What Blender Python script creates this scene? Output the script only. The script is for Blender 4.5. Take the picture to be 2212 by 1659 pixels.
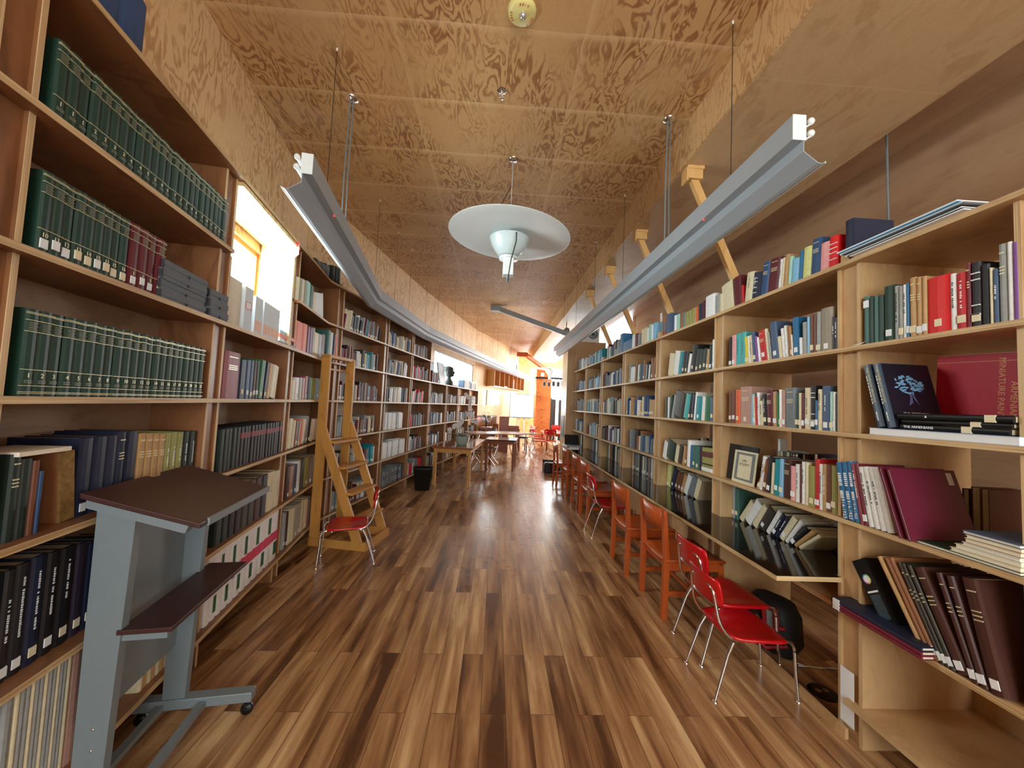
import bpy, bmesh, math, random
from mathutils import Vector, Matrix
random.seed(7)
for o in list(bpy.data.objects): bpy.data.objects.remove(o)
SC = bpy.context.scene
COL = SC.collection
PI = math.pi
# ---------------------------------------------------------------- camera
F, CX, CY, H = 820.0, 1106.0, 829.5, 1.55
_up = Vector((674, 14970, -F)).normalized()
_fy = Vector((-36, -43.5, -F)); _fy = (_fy - _up * _fy.dot(_up)).normalized()
_fx = _fy.cross(_up)
R3 = Matrix((_fx, _fy, _up))            # camera space -> world
cd = bpy.data.cameras.new('camera'); cam = bpy.data.objects.new('camera', cd); COL.objects.link(cam)
cd.sensor_width = 36; cd.lens = F / 2212 * 36; cd.clip_start = .03; cd.clip_end = 200
cam.matrix_world = Matrix.Translation((0, 0, H)) @ R3.to_4x4()
SC.camera = cam
def ray(x, y): return R3 @ Vector(((x - CX) / F, -(y - CY) / F, -1))
def atz(x, y, z=0): d = ray(x, y); return Vector((0, 0, H)) + d * ((z - H) / d.z)
def atx(x, y, X): d = ray(x, y); return Vector((0, 0, H)) + d * (X / d.x)
def aty(x, y, Y): d = ray(x, y); return Vector((0, 0, H)) + d * (Y / d.y)
def proj(p): q = R3.transposed() @ (Vector(p) - Vector((0, 0, H))); return (CX - F * q.x / q.z, CY + F * q.y / q.z, -q.z)
# ---------------------------------------------------------------- world, lights, exposure
w = bpy.data.worlds.new('daylight'); SC.world = w; w.use_nodes = True
w.node_tree.nodes['Background'].inputs[0].default_value = (.86, .93, 1, 1)
w.node_tree.nodes['Background'].inputs[1].default_value = 5.0
SC.view_settings.view_transform = 'Standard'; SC.view_settings.look = 'None'
SC.view_settings.exposure = 0.0; SC.view_settings.gamma = 1
def area(name, loc, direction, sx, sy, power, col=(1, 1, 1), spread=None):
    l = bpy.data.lights.new(name, 'AREA'); l.shape = 'RECTANGLE'; l.size = sx; l.size_y = sy; l.energy = power; l.color = col
    if spread: l.spread = math.radians(spread)
    o = bpy.data.objects.new(name, l); COL.objects.link(o); o.location = loc
    o.rotation_euler = Vector(direction).to_track_quat('-Z', 'Y').to_euler(); return o
DAY = (.90, .95, 1.0)
area('fill_back_window', (0.1, -3.4, 2.3), (.06, 1, .0), 3.0, 2.4, 250, (.97, .97, 1.0))  # fill for the near room, through an unseen window added behind the camera
area('daylight_recess_window', (-2.24, 2.78, 2.40), (1, .17, -.15), 1.1, .8, 140, (.95, .98, 1.0))
area('daylight_shelf_window', (-1.75, 10.3, 2.35), (1, -.25, -.1), 4.0, .9, 230, DAY)
area('daylight_far_window', (3.6, 21.2, 2.75), (-.15, -1, -.12), 3.8, 1.8, 1500, (.93, .95, 1))
area('daylight_high_window', (.15, 17.5, 3.3), (1, -.35, -.3), 3.5, .7, 330, DAY)
area('daylight_low_window', (-.22, 14.1, 1.8), (1, -.2, 0), 1.6, .6, 300, DAY)
area('daylight_far_side_window', (6.0, 16.5, 2.5), (-1, -.1, -.1), 5.5, 1.7, 800, DAY)
area('daylight_side_aisle_window', (2.9, -2.6, 2.2), (.05, 1, 0), .9, 1.6, 45, (1, .97, .93))
# ---------------------------------------------------------------- materials
MATS = {}
def lin(c): return tuple(((v / 255) / 12.92 if v / 255 <= .04045 else ((v / 255 + .055) / 1.055) ** 2.4) for v in c) + (1,)
def mat(name, rgb=None, rough=.6, metal=0, noise=.08, nscale=30, emit=0, spec=.5, bump=0, coat=0):
    if name in MATS: return MATS[name]
    m = bpy.data.materials.new(name); m.use_nodes = True; nt = m.node_tree; b = nt.nodes['Principled BSDF']
    b.inputs['Roughness'].default_value = rough; b.inputs['Metallic'].default_value = metal
    b.inputs['Specular IOR Level'].default_value = spec
    if coat: b.inputs['Coat Weight'].default_value = coat; b.inputs['Coat Roughness'].default_value = .08
    c = lin(rgb)
    if noise:
        tc = nt.nodes.new('ShaderNodeTexCoord'); n = nt.nodes.new('ShaderNodeTexNoise'); n.inputs['Scale'].default_value = nscale; n.inputs['Detail'].default_value = 3
        r = nt.nodes.new('ShaderNodeMix'); r.data_type = 'RGBA'
        r.inputs[6].default_value = tuple(v * (1 - noise * 1.6) for v in c[:3]) + (1,); r.inputs[7].default_value = tuple(min(1, v * (1 + noise * 1.6)) for v in c[:3]) + (1,)
        nt.links.new(tc.outputs['Object'], n.inputs['Vector']); nt.links.new(n.outputs['Fac'], r.inputs[0]); nt.links.new(r.outputs[2], b.inputs['Base Color'])
        if bump:
            bp = nt.nodes.new('ShaderNodeBump'); bp.inputs['Strength'].default_value = bump; bp.inputs['Distance'].default_value = .002
            nt.links.new(n.outputs['Fac'], bp.inputs['Height']); nt.links.new(bp.outputs['Normal'], b.inputs['Normal'])
    else: b.inputs['Base Color'].default_value = c
    if emit: b.inputs['Emission Color'].default_value = c; b.inputs['Emission Strength'].default_value = emit
    MATS[name] = m; return m
def ply(name, light, dark, stretch=(3, 1, 3), freq=34, amt=.6, rough=.5, seams=None, blot=.0, distort=.5, spec=.4):
    """plywood: contour-line grain from a stretched noise; world position keeps neighbours different"""
    if name in MATS: return MATS[name]
    m = bpy.data.materials.new(name); m.use_nodes = True; nt = m.node_tree; b = nt.nodes['Principled BSDF']; N = nt.nodes.new; L = nt.links.new
    g = N('ShaderNodeNewGeometry'); mp = N('ShaderNodeMapping'); mp.inputs['Scale'].default_value = stretch; L(g.outputs['Position'], mp.inputs['Vector'])
    n1 = N('ShaderNodeTexNoise'); n1.inputs['Scale'].default_value = 1.0; n1.inputs['Detail'].default_value = 3.5; n1.inputs['Roughness'].default_value = .5; n1.inputs['Distortion'].default_value = distort; L(mp.outputs[0], n1.inputs['Vector'])
    mu = N('ShaderNodeMath'); mu.operation = 'MULTIPLY'; mu.inputs[1].default_value = freq; L(n1.outputs['Fac'], mu.inputs[0])
    sn = N('ShaderNodeMath'); sn.operation = 'SINE'; L(mu.outputs[0], sn.inputs[0])
    r1 = N('ShaderNodeMapRange'); r1.inputs[1].default_value = -.2; r1.inputs[2].default_value = 1; L(sn.outputs[0], r1.inputs[0])
    n2 = N('ShaderNodeTexNoise'); n2.inputs['Scale'].default_value = 2.2; n2.inputs['Detail'].default_value = 4; L(g.outputs['Position'], n2.inputs['Vector'])
    r2 = N('ShaderNodeMapRange'); r2.inputs[1].default_value = .34; r2.inputs[2].default_value = .56; L(n2.outputs['Fac'], r2.inputs[0])
    fm = N('ShaderNodeMath'); fm.operation = 'MULTIPLY'; L(r1.outputs[0], fm.inputs[0]); L(r2.outputs[0], fm.inputs[1])
    fm2 = N('ShaderNodeMath'); fm2.operation = 'MULTIPLY'; fm2.inputs[1].default_value = amt; L(fm.outputs[0], fm2.inputs[0])
    # fine fibres
    mp3 = N('ShaderNodeMapping'); mp3.inputs['Scale'].default_value = tuple(s * 14 for s in stretch); L(g.outputs['Position'], mp3.inputs['Vector'])
    n3 = N('ShaderNodeTexNoise'); n3.inputs['Scale'].default_value = 1.0; n3.inputs['Detail'].default_value = 2; L(mp3.outputs[0], n3.inputs['Vector'])
    mx = N('ShaderNodeMix'); mx.data_type = 'RGBA'; mx.inputs[6].default_value = lin(light); mx.inputs[7].default_value = lin(dark); L(fm2.outputs[0], mx.inputs[0])
    mx2 = N('ShaderNodeMix'); mx2.data_type = 'RGBA'; mx2.blend_type = 'MULTIPLY'; mx2.inputs[0].default_value = .35; L(mx.outputs[2], mx2.inputs[6])
    cr = N('ShaderNodeMapRange'); cr.inputs[3].default_value = .55; cr.inputs[4].default_value = 1.15; L(n3.outputs['Fac'], cr.inputs[0])
    cc = N('ShaderNodeCombineColor'); [L(cr.outputs[0], cc.inputs[i]) for i in range(3)]; L(cc.outputs[0], mx2.inputs[7])
    out = mx2.outputs[2]
    if blot:      # large pale stains of the wood
        n4 = N('ShaderNodeTexNoise'); n4.inputs['Scale'].default_value = .9; n4.inputs['Detail'].default_value = 5; n4.inputs['Roughness'].default_value = .65; L(g.outputs['Position'], n4.inputs['Vector'])
        r4 = N('ShaderNodeMapRange'); r4.inputs[1].default_value = .52; r4.inputs[2].default_value = .74; r4.inputs[4].default_value = blot; L(n4.outputs['Fac'], r4.inputs[0])
        m4 = N('ShaderNodeMix'); m4.data_type = 'RGBA'; m4.inputs[7].default_value = lin((214, 190, 158)); L(r4.outputs[0], m4.inputs[0]); L(out, m4.inputs[6]); out = m4.outputs[2]
    if seams:     # filler lines over the panel joints: (period, phase, axis) list
        sx = N('ShaderNodeSeparateXYZ'); L(g.outputs['Position'], sx.inputs[0])
        for per, ph, ax, wd, st in seams:
            a = N('ShaderNodeMath'); a.operation = 'ADD'; a.inputs[1].default_value = ph + 1000 * per; L(sx.outputs[ax], a.inputs[0])
            nz = N('ShaderNodeMath'); nz.operation = 'MULTIPLY_ADD'; nz.inputs[1].default_value = .03; L(n2.outputs['Fac'], nz.inputs[0]); L(a.outputs[0], nz.inputs[2])
            md = N('ShaderNodeMath'); md.operation = 'MODULO'; md.inputs[1].default_value = per; L(nz.outputs[0], md.inputs[0])
            rr = N('ShaderNodeMapRange'); rr.inputs[1].default_value = 0; rr.inputs[2].default_value = wd; rr.inputs[3].default_value = st; rr.inputs[4].default_value = 0; L(md.outputs[0], rr.inputs[0])
            m4 = N('ShaderNodeMix'); m4.data_type = 'RGBA'; m4.inputs[7].default_value = lin((222, 188, 140)); L(rr.outputs[0], m4.inputs[0]); L(out, m4.inputs[6]); out = m4.outputs[2]
    L(out, b.inputs['Base Color']); b.inputs['Roughness'].default_value = rough; b.inputs['Specular IOR Level'].default_value = spec
    MATS[name] = m; return m
P_CEIL = ply('ceiling_plywood', (206, 164, 112), (150, 100, 56), (7, 2.4, 7), 62, .95, .5, seams=[(.62, .2, 1, .05, .75), (1.22, .75, 0, .05, .55)], blot=.45)
P_SOFF = ply('soffit_plywood', (200, 166, 124), (172, 134, 92), (9, 4, 9), 20, .5, .55, seams=[(2.44, .3, 1, .02, .3)], blot=.35)
P_WALL = ply('wall_plywood', (220, 182, 132), (176, 128, 78), (7, 9, 3.2), 44, .85, .55)
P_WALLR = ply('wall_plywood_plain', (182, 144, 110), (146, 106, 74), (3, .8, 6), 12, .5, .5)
P_RED = ply('red_fir_plywood', (202, 120, 62), (150, 78, 36), (3, 3, 9), 40, .9, .5)
P_LS = ply('shelf_plywood_red_shaded', (146, 98, 62), (106, 66, 40), (5, 5, 1.4), 26, .6, .4)  # left bays: redder tone, with their shade also darkened into the colour
P_RS = ply('shelf_plywood_honey_lit', (202, 164, 118), (172, 130, 84), (4, 4, 1.3), 24, .6, .42)  # right side: much the same plywood, lightened to paint in its stronger light
P_EDGEV = ply('ply_edge_grain_upright', (214, 184, 140), (176, 138, 92), (90, 90, 1), 14, .7, .5)
P_EDGE = ply('ply_edge_grain', (216, 186, 140), (168, 130, 84), (1, 1, 90), 14, .8, .5)
P_BACK = ply('shelf_back_board', (170, 138, 108), (128, 100, 76), (6, 2, 10), 22, .5, .6)
P_LAD = ply('ladder_wood', (200, 144, 74), (168, 110, 48), (8, 8, 1.5), 22, .5, .4)
P_CHAIR = ply('chair_wood', (190, 88, 34), (150, 60, 20), (14, 14, 5), 12, .5, .32)
P_TABLE = ply('table_wood', (190, 132, 84), (150, 94, 52), (8, 2, 8), 20, .6, .3)
P_PIANO = ply('piano_wood', (150, 78, 44), (110, 50, 26), (4, 4, 3), 20, .5, .3)
M_BLACKTOP = mat('worktop_dark_laminate', (30, 18, 14), .08, noise=.15, nscale=6, spec=.6)
M_CHROME = mat('chrome', (225, 225, 228), .14, 1, noise=0)
M_REDPL = mat('red_plastic', (186, 10, 18), .3, noise=.05, coat=.3)
M_GREYM = mat('grey_metal', (128, 138, 142), .45, .3, noise=.03)
M_FIX = mat('fixture_grey_enamel', (158, 168, 176), .35, .0, noise=.02)
M_WHITE = mat('white_enamel', (232, 240, 240), .4, noise=.02)
M_DARK = mat('dark_metal', (50, 48, 48), .5, .5, noise=.05)
M_LAM = mat('lectern_walnut_laminate', (62, 32, 28), .45, noise=.12, nscale=60)
M_PAPER = mat('paper', (226, 218, 198), .8, noise=.08, nscale=60)
M_WPAPER = mat('white_paper', (236, 240, 242), .75, noise=.03)
M_PAGES = mat('page_edges', (206, 192, 160), .85, noise=.18, nscale=160)
M_GILT = mat('gilt_foil', (222, 214, 170), .35, .25, noise=0)
M_STICK = mat('spine_label_paper', (232, 222, 190), .8, noise=.04)
M_BLK = mat('black_plastic', (16, 16, 18), .4, noise=.05)
M_GLASS = bpy.data.materials.new('window_glass'); M_GLASS.use_nodes = True
_nt = M_GLASS.node_tree; _nt.nodes.clear(); _o = _nt.nodes.new('ShaderNodeOutputMaterial'); _m = _nt.nodes.new('ShaderNodeMixShader'); _m.inputs[0].default_value = .08
_t = _nt.nodes.new('ShaderNodeBsdfTransparent'); _t.inputs[0].default_value = (.93, .97, .96, 1); _g = _nt.nodes.new('ShaderNodeBsdfGlossy'); _g.inputs['Roughness'].default_value = .05
_nt.links.new(_t.outputs[0], _m.inputs[1]); _nt.links.new(_g.outputs[0], _m.inputs[2]); _nt.links.new(_m.outputs[0], _o.inputs[0])
def floor_mat():
    m = bpy.data.materials.new('laminate_floor'); m.use_nodes = True; nt = m.node_tree; b = nt.nodes['Principled BSDF']; N = nt.nodes.new; L = nt.links.new
    g = N('ShaderNodeNewGeometry'); sp = N('ShaderNodeSeparateXYZ'); L(g.outputs['Position'], sp.inputs[0]); cb = N('ShaderNodeCombineXYZ')
    L(sp.outputs[1], cb.inputs[0]); L(sp.outputs[0], cb.inputs[1])
    br = N('ShaderNodeTexBrick'); br.offset = .37; br.offset_frequency = 2; br.inputs['Scale'].default_value = 1; br.inputs['Brick Width'].default_value = 1.22; br.inputs['Row Height'].default_value = .125
    br.inputs['Mortar Size'].default_value = .0012; br.inputs['Mortar Smooth'].default_value = .1; br.inputs['Bias'].default_value = 0
    br.inputs['Color1'].default_value = (0, 0, 0, 1); br.inputs['Color2'].default_value = (1, 1, 1, 1); br.inputs['Mortar'].default_value = (.5, .5, .5, 1); L(cb.outputs[0], br.inputs['Vector'])
    # streaks: noise along the boards, shifted per board
    sc = N('ShaderNodeVectorMath'); sc.operation = 'MULTIPLY_ADD'; sc.inputs[1].default_value = (.95, 11, 1); L(cb.outputs[0], sc.inputs[0])
    off = N('ShaderNodeVectorMath'); off.operation = 'SCALE'; off.inputs['Scale'].default_value = 7.3; L(br.outputs['Color'], off.inputs[0]); L(off.outputs[0], sc.inputs[2])
    n = N('ShaderNodeTexNoise'); n.inputs['Scale'].default_value = 1.25; n.inputs['Detail'].default_value = 5; n.inputs['Roughness'].default_value = .55; n.inputs['Distortion'].default_value = .25; L(sc.outputs[0], n.inputs['Vector'])
    ad = N('ShaderNodeMath'); ad.operation = 'MULTIPLY_ADD'; ad.inputs[1].default_value = .22; L(br.outputs['Color'], ad.inputs[0]); L(n.outputs['Fac'], ad.inputs[2])
    cr = N('ShaderNodeValToRGB'); e = cr.color_ramp.elements; e[0].position = .40; e[0].color = lin((92, 58, 34)); e[1].position = .84; e[1].color = lin((222, 186, 138))
    for p, c in ((.50, (134, 92, 58)), (.60, (164, 120, 80)), (.70, (186, 144, 100))): x = cr.color_ramp.elements.new(p); x.color = lin(c)
    L(ad.outputs[0], cr.inputs[0])
    n5 = N('ShaderNodeTexNoise'); n5.inputs['Scale'].default_value = 1; sc5 = N('ShaderNodeVectorMath'); sc5.operation = 'MULTIPLY'; sc5.inputs[1].default_value = (6, 150, 1); L(cb.outputs[0], sc5.inputs[0]); L(sc5.outputs[0], n5.inputs['Vector'])
    rr = N('ShaderNodeMapRange'); rr.inputs[3].default_value = .75; rr.inputs[4].default_value = 1.2; L(n5.outputs['Fac'], rr.inputs[0])
    cc = N('ShaderNodeCombineColor'); [L(rr.outputs[0], cc.inputs[i]) for i in range(3)]
    mm = N('ShaderNodeMix'); mm.data_type = 'RGBA'; mm.blend_type = 'MULTIPLY'; mm.inputs[0].default_value = .7; L(cr.outputs[0], mm.inputs[6]); L(cc.outputs[0], mm.inputs[7])
    ms = N('ShaderNodeMix'); ms.data_type = 'RGBA'; ms.inputs[7].default_value = lin((70, 40, 22)); L(br.outputs['Fac'], ms.inputs[0]); L(mm.outputs[2], ms.inputs[6])
    L(ms.outputs[2], b.inputs['Base Color'])
    n6 = N('ShaderNodeTexNoise'); n6.inputs['Scale'].default_value = 3; r6 = N('ShaderNodeMapRange'); r6.inputs[3].default_value = .24; r6.inputs[4].default_value = .32; L(g.outputs['Position'], n6.inputs['Vector']); L(n6.outputs['Fac'], r6.inputs[0]); L(r6.outputs[0], b.inputs['Roughness'])
    bp = N('ShaderNodeBump'); bp.inputs['Strength'].default_value = .25; bp.inputs['Distance'].default_value = .002; bp.invert = True; L(br.outputs['Fac'], bp.inputs['Height']); L(bp.outputs['Normal'], b.inputs['Normal'])
    return m
M_FLOOR = floor_mat()
# ---------------------------------------------------------------- mesh helpers
class MB:
    def __init__(s): s.v = []; s.f = []; s.m = []; s.sm = []; s.mats = []
    def mi(s, m):
        if m not in s.mats: s.mats.append(m)
        return s.mats.index(m)
    def add(s, vs, fs, m, T=None, smooth=False):
        k = len(s.v); i = s.mi(m)
        s.v += [tuple(T @ Vector(p)) if T else tuple(p) for p in vs]
        for f in fs: s.f.append([k + a for a in f]); s.m.append(i); s.sm.append(smooth)
        return s
    def box(s, x0, x1, y0, y1, z0, z1, m, T=None):
        vs = [(x, y, z) for z in (z0, z1) for x, y in ((x0, y0), (x1, y0), (x1, y1), (x0, y1))]
        return s.add(vs, [(0, 3, 2, 1), (4, 5, 6, 7), (0, 1, 5, 4), (1, 2, 6, 5), (2, 3, 7, 6), (3, 0, 4, 7)], m, T)
    def prism(s, poly, z0, z1, m, T=None, smooth=False):
        n = len(poly); vs = [(p[0], p[1], z0) for p in poly] + [(p[0], p[1], z1) for p in poly]
        s.add(vs, [tuple(range(n))[::-1], tuple(range(n, 2 * n))], m, T)
        return s.add(vs, [(i, (i + 1) % n, n + (i + 1) % n, n + i) for i in range(n)], m, T, smooth)
    def tube(s, pts, r, m, seg=8, T=None, cap=True, rs=None):
        pts = [Vector(p) for p in pts]; vs = []; up = None
        for i, p in enumerate(pts):
            d = (pts[min(i + 1, len(pts) - 1)] - pts[max(i - 1, 0)]).normalized()
            if up is None: up = Vector((0, 0, 1)) if abs(d.z) < .9 else Vector((1, 0, 0))
            a = d.cross(up).normalized(); up = a.cross(d).normalized()
            rr = rs[i] if rs else r
            for k in range(seg): t = 2 * PI * k / seg; vs.append(p + a * math.cos(t) * rr + up * math.sin(t) * rr)
        fs = [(i * seg + k, i * seg + (k + 1) % seg, (i + 1) * seg + (k + 1) % seg, (i + 1) * seg + k) for i in range(len(pts) - 1) for k in range(seg)]
        s.add(vs, fs, m, T, True)
        if cap: s.add(vs[:seg], [tuple(range(seg))], m, T); s.add(vs[-seg:], [tuple(range(seg))], m, T)
        return s
    def lathe(s, prof, m, seg=32, T=None, smooth=True):
        vs = []
        for r, z in prof:
            for k in range(seg): t = 2 * PI * k / seg; vs.append((r * math.cos(t), r * math.sin(t), z))
        fs = [(i * seg + k, i * seg + (k + 1) % seg, (i + 1) * seg + (k + 1) % seg, (i + 1) * seg + k) for i in range(len(prof) - 1) for k in range(seg)]
        return s.add(vs, fs, m, T, smooth)
    def ball(s, c, r, m, seg=10, rings=6, sc=(1, 1, 1), T=None):
        T0 = Matrix.Translation(c) @ Matrix.Diagonal((*sc, 1)); T0 = T @ T0 if T else T0
        return s.lathe([(max(1e-4, r * math.sin(PI * i / rings)), -r * math.cos(PI * i / rings)) for i in range(rings + 1)], m, seg, T0)
    def build(s, name, parent=None, bevel=0):
        me = bpy.data.meshes.new(name)
        off = parent_world(parent) if parent else None
        vs = [tuple(off @ Vector(v)) for v in s.v] if off else s.v
        me.from_pydata(vs, [], s.f)
        for m in s.mats: me.materials.append(m)
        me.polygons.foreach_set('material_index', s.m); me.polygons.foreach_set('use_smooth', s.sm); me.update()
        bm = bmesh.new(); bm.from_mesh(me); bmesh.ops.recalc_face_normals(bm, faces=bm.faces); bm.to_mesh(me); bm.free()
        o = bpy.data.objects.new(name, me); COL.objects.link(o)
        if parent: o.parent = parent
        if bevel:
            b = o.modifiers.new('bevel', 'BEVEL'); b.width = bevel; b.segments = 2; b.limit_method = 'ANGLE'
        return o
def parent_world(p):
    M = Matrix.Identity(4)
    while p: M = p.matrix_basis @ M; p = p.parent
    return M.inverted()
def tag(o, label, cat, group=None, kind=None):
    if label: o['label'] = label
    if cat: o['category'] = cat
    if group: o['group'] = group
    if kind: o['kind'] = kind
    return o
def empty(name, loc, label, cat, group=None, rz=0):
    o = bpy.data.objects.new(name, None); COL.objects.link(o); o.location = loc; o.rotation_euler = (0, 0, rz); o.empty_display_size = .1
    return tag(o, label, cat, group)
def struct(name, mb, label=None, bevel=0):
    o = mb.build(name, None, bevel); o['kind'] = 'structure'; o['category'] = 'wall' if name.startswith('wall') else name.split('_')[0]
    if label: o['label'] = label
    return o
def copy_tree(o, parent=None):
    c = o.copy(); COL.objects.link(c)
    if parent: c.parent = parent
    for ch in list(o.children): copy_tree(ch, c)
    return c
_tcache = {}
def text_geo(body, size, ext=.0006):
    """lettering as real geometry: verts in the x-y plane, centred"""
    k = (body, round(size, 4))
    if k in _tcache: return _tcache[k]
    c = bpy.data.curves.new('lettering', 'FONT'); c.body = body; c.size = size; c.extrude = ext; c.align_x = 'CENTER'; c.align_y = 'CENTER'; c.resolution_u = 2
    o = bpy.data.objects.new('lettering', c); COL.objects.link(o)
    me = bpy.data.meshes.new_from_object(o)
    r = ([tuple(v.co) for v in me.vertices], [tuple(p.vertices) for p in me.polygons])
    bpy.data.objects.remove(o); bpy.data.curves.remove(c); bpy.data.meshes.remove(me); _tcache[k] = r; return r
# ---------------------------------------------------------------- shelving frames: s along, d into the shelf, z up
class Frame:
    def __init__(s, A, B):
        s.A = Vector((*A, 0)); s.u = (Vector((*B, 0)) - s.A); s.L = s.u.length; s.u.normalize(); s.n = Vector((-s.u.y, s.u.x, 0))
        s.M = Matrix(((s.u.x, s.n.x, 0, s.A.x), (s.u.y, s.n.y, 0, s.A.y), (0, 0, 1, 0), (0, 0, 0, 1)))
    def p(s, a, d, z): return s.A + s.u * a + s.n * d + Vector((0, 0, z))
    def s_at(s, px, py, d=.02):
        """where the sight line through pixel (px,py) meets the upright plane d behind the front: s, z"""
        r = ray(px, py); A = s.A + s.n * d; det = r.x * -s.u.y + s.u.x * r.y
        t = (A.x * -s.u.y + s.u.x * A.y) / det; k = (r.x * A.y - r.y * A.x) / -det * -1
        P = Vector((0, 0, H)) + r * t
        return (P - A).dot(s.u), P.z
    def s_px(s, px, z, d=.02):
        """s of the point at height z that shows at column px"""
        a, b = -6.0, 12.0
        y = 860
        for _ in range(6):
            q, _z = s.s_at(px, y, d); y = proj(s.p(q, d, z))[1]
        return q
LA = Frame((-1.37, 1.05), (-1.90, 4.27)); LB = Frame((-1.90, 4.27), (-1.34, 7.95)); LC = Frame((-1.34, 7.95), (-.55, 12.0))
RT = Frame((1.77, 9.0), (1.77, 0))
LZ = [.19, .63, 1.07, 1.51, 1.95, 2.38, 2.85]; RZ = [.19, .62, 1.055, 1.487, 1.919, 2.368]
# ---------------------------------------------------------------- room shell
WP = [(-1.02, -3.2), (-2.22, 4.3), (-1.62, 8.1), (-.70, 12.3), (-.28, 13.4), (.95, 16.8), (1.15, 22.5)]
ZC, ZS = 3.92, 3.59
mb = MB(); mb.box(-3, 6, -3.4, 23, -.1, 0, M_FLOOR); struct('floor', mb, 'brown streaked wood plank floor running down the library aisle')
def wall_seg(name, A, B, z0, z1, holes, m, th=.12, label=None):
    """holes: (s0,s1,z0,z1) in metres along A->B; wall thickness goes outward"""
    f = Frame(A, B); mb = MB(); xs = [0] + sorted(h[0] for h in holes) ; s = 0
    for h in sorted(holes):
        mb.box(s, h[0], 0, th, z0, z1, m, f.M); mb.box(h[0], h[1], 0, th, z0, h[2], m, f.M); mb.box(h[0], h[1], 0, th, h[3], z1, m, f.M); s = h[1]
    mb.box(s, f.L, 0, th, z0, z1, m, f.M)
    struct(name, mb, label); return f
def window(n, f, s0, s1, z0, z1, mull, m_fr, label, th=.12, glass=M_GLASS):
    mb = MB(); w_ = .035
    mb.box(s0, s1, .03, .09, z0, z0 + w_, m_fr, f.M); mb.box(s0, s1, .03, .09, z1 - w_, z1, m_fr, f.M)
    mb.box(s0, s0 + w_, .03, .09, z0, z1, m_fr, f.M); mb.box(s1 - w_, s1, .03, .09, z0, z1, m_fr, f.M)
    for i in range(1, mull): c = s0 + (s1 - s0) * i / mull; mb.box(c - .014, c + .014, .035, .085, z0, z1, m_fr, f.M)
    o = struct('window_%d' % n, mb, label)
    g = MB(); g.box(s0 + w_, s1 - w_, .058, .064, z0 + w_, z1 - w_, glass, f.M); g.build('window_pane', o); return o
f0 = wall_seg('wall_left', WP[0], WP[1], 0, ZC, [(5.36, 6.58, 2.0, 2.74)], P_WALL, label='tall plywood wall above the built-in bookcases')
f1 = wall_seg('wall_left', WP[1], WP[2], 0, ZC, [], P_WALL, label='curved plywood wall above the ladder bays')
f2 = wall_seg('wall_left', WP[2], WP[3], 0, ZC, [(.75, 4.1, 1.98, 2.76)], P_WALL, label='plywood wall with the long window over low shelves')
f3 = wall_seg('wall_left', WP[3], WP[4], 0, ZC, [(.72, 1.12, 1.5, 2.03)], P_WALL, label='short plywood wall past the long window')
f4 = wall_seg('wall_left', WP[4], WP[5], 0, ZC, [(.06, 1.3, 1.5, 2.05), (2.55, 3.4, 3.07, 3.3)], P_WALL, label='far plywood wall with high and low windows')
f5 = wall_seg('wall_left', WP[5], WP[6], 0, 4.4, [(.3, 1.6, 2.4, 3.2), (2, 5, 2.4, 3.6)], P_WALL, label='end section of plywood wall beside the far windows')
M_WFR = mat('window_frame_grey', (150, 156, 160), .5, .3, noise=.02)
window(1, f0, 5.36, 6.58, 2.0, 2.74, 1, mat('oak_frame', (196, 128, 62), .5), 'bright window in the shelf recess above white box files')
window(2, f2, .75, 4.1, 1.98, 2.76, 9, M_WFR, 'long window with upright bars above the low shelves')
window(3, f4, .06, 1.3, 1.5, 2.05, 3, M_WFR, 'small three-pane window above the picture-book shelf')
window(4, f3, .72, 1.12, 1.5, 2.03, 1, M_WFR, 'narrow window just before the three-pane window')
window(5, f4, 2.55, 3.4, 3.07, 3.3, 2, M_WFR, 'high window nearest the far pillar')
fr = Frame((3.42, 23), (3.42, -3.3))
wall_seg('wall_right', (3.42, 9.5), (3.42, -3.3), 0, ZC, [], P_WALLR, label='plywood wall across the side aisle')
wall_seg('wall_right', (5.6, 22.5), (5.6, 9.4), 0, 4.4, [(3, 9, 1.6, 3.4)], P_WALL, label='wall of the far reading room')
wall_seg('wall_right', (5.6, 9.4), (3.42, 9.4), 0, 4.4, [], P_WALL, label='short return wall beyond the side aisle')
fb = wall_seg('wall_back', (3.5, -3.2), (-1.1, -3.2), 0, ZC, [(.15, .95, .9, 3.0), (1.6, 4.4, .85, 3.3)], P_WALL, label='back wall with windows behind the viewer, the large one added for fill light')
window(6, fb, 1.6, 4.4, .85, 3.3, 3, M_WFR, 'large unseen window added in the back wall for fill light')
ff = wall_seg('wall_far', (.9, 20.6), (5.7, 20.6), 0, 4.4, [(.9, 4.5, 1.9, 3.6)], P_WALL, label='far end wall with a wide bright window')
window(7, ff, .9, 4.5, 1.9, 3.6, 4, M_WFR, 'wide overexposed window in the far wall')
mb = MB(); mb.prism([(-1.3, -3.3), (1.48, -3.3), (1.48, 17.4), (.9, 17.4), (-.6, 13.4), (-1.1, 12.4), (-1.9, 8.1), (-2.45, 4.3)], ZC, ZC + .1, P_CEIL)
struct('ceiling', mb, 'high plywood ceiling with pale joint lines')
mb = MB(); mb.box(1.48, 2.69, -3.3, 17.4, ZS, ZC + .1, P_SOFF); mb.box(1.462, 1.48, -3.3, 17.4, ZS, ZC, P_WALL)
struct('ceiling', mb, 'lower plywood ceiling band with a pale edge face over the open bookcase')
mb = MB(); mb.box(2.69, 3.5, -3.3, 9.5, ZC, ZC + .1, P_WALLR); mb.box(2.69, 5.7, 9.5, 17.4, ZC, ZC + .1, P_CEIL); struct('ceiling', mb, 'ceiling strip over the side aisle')
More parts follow.
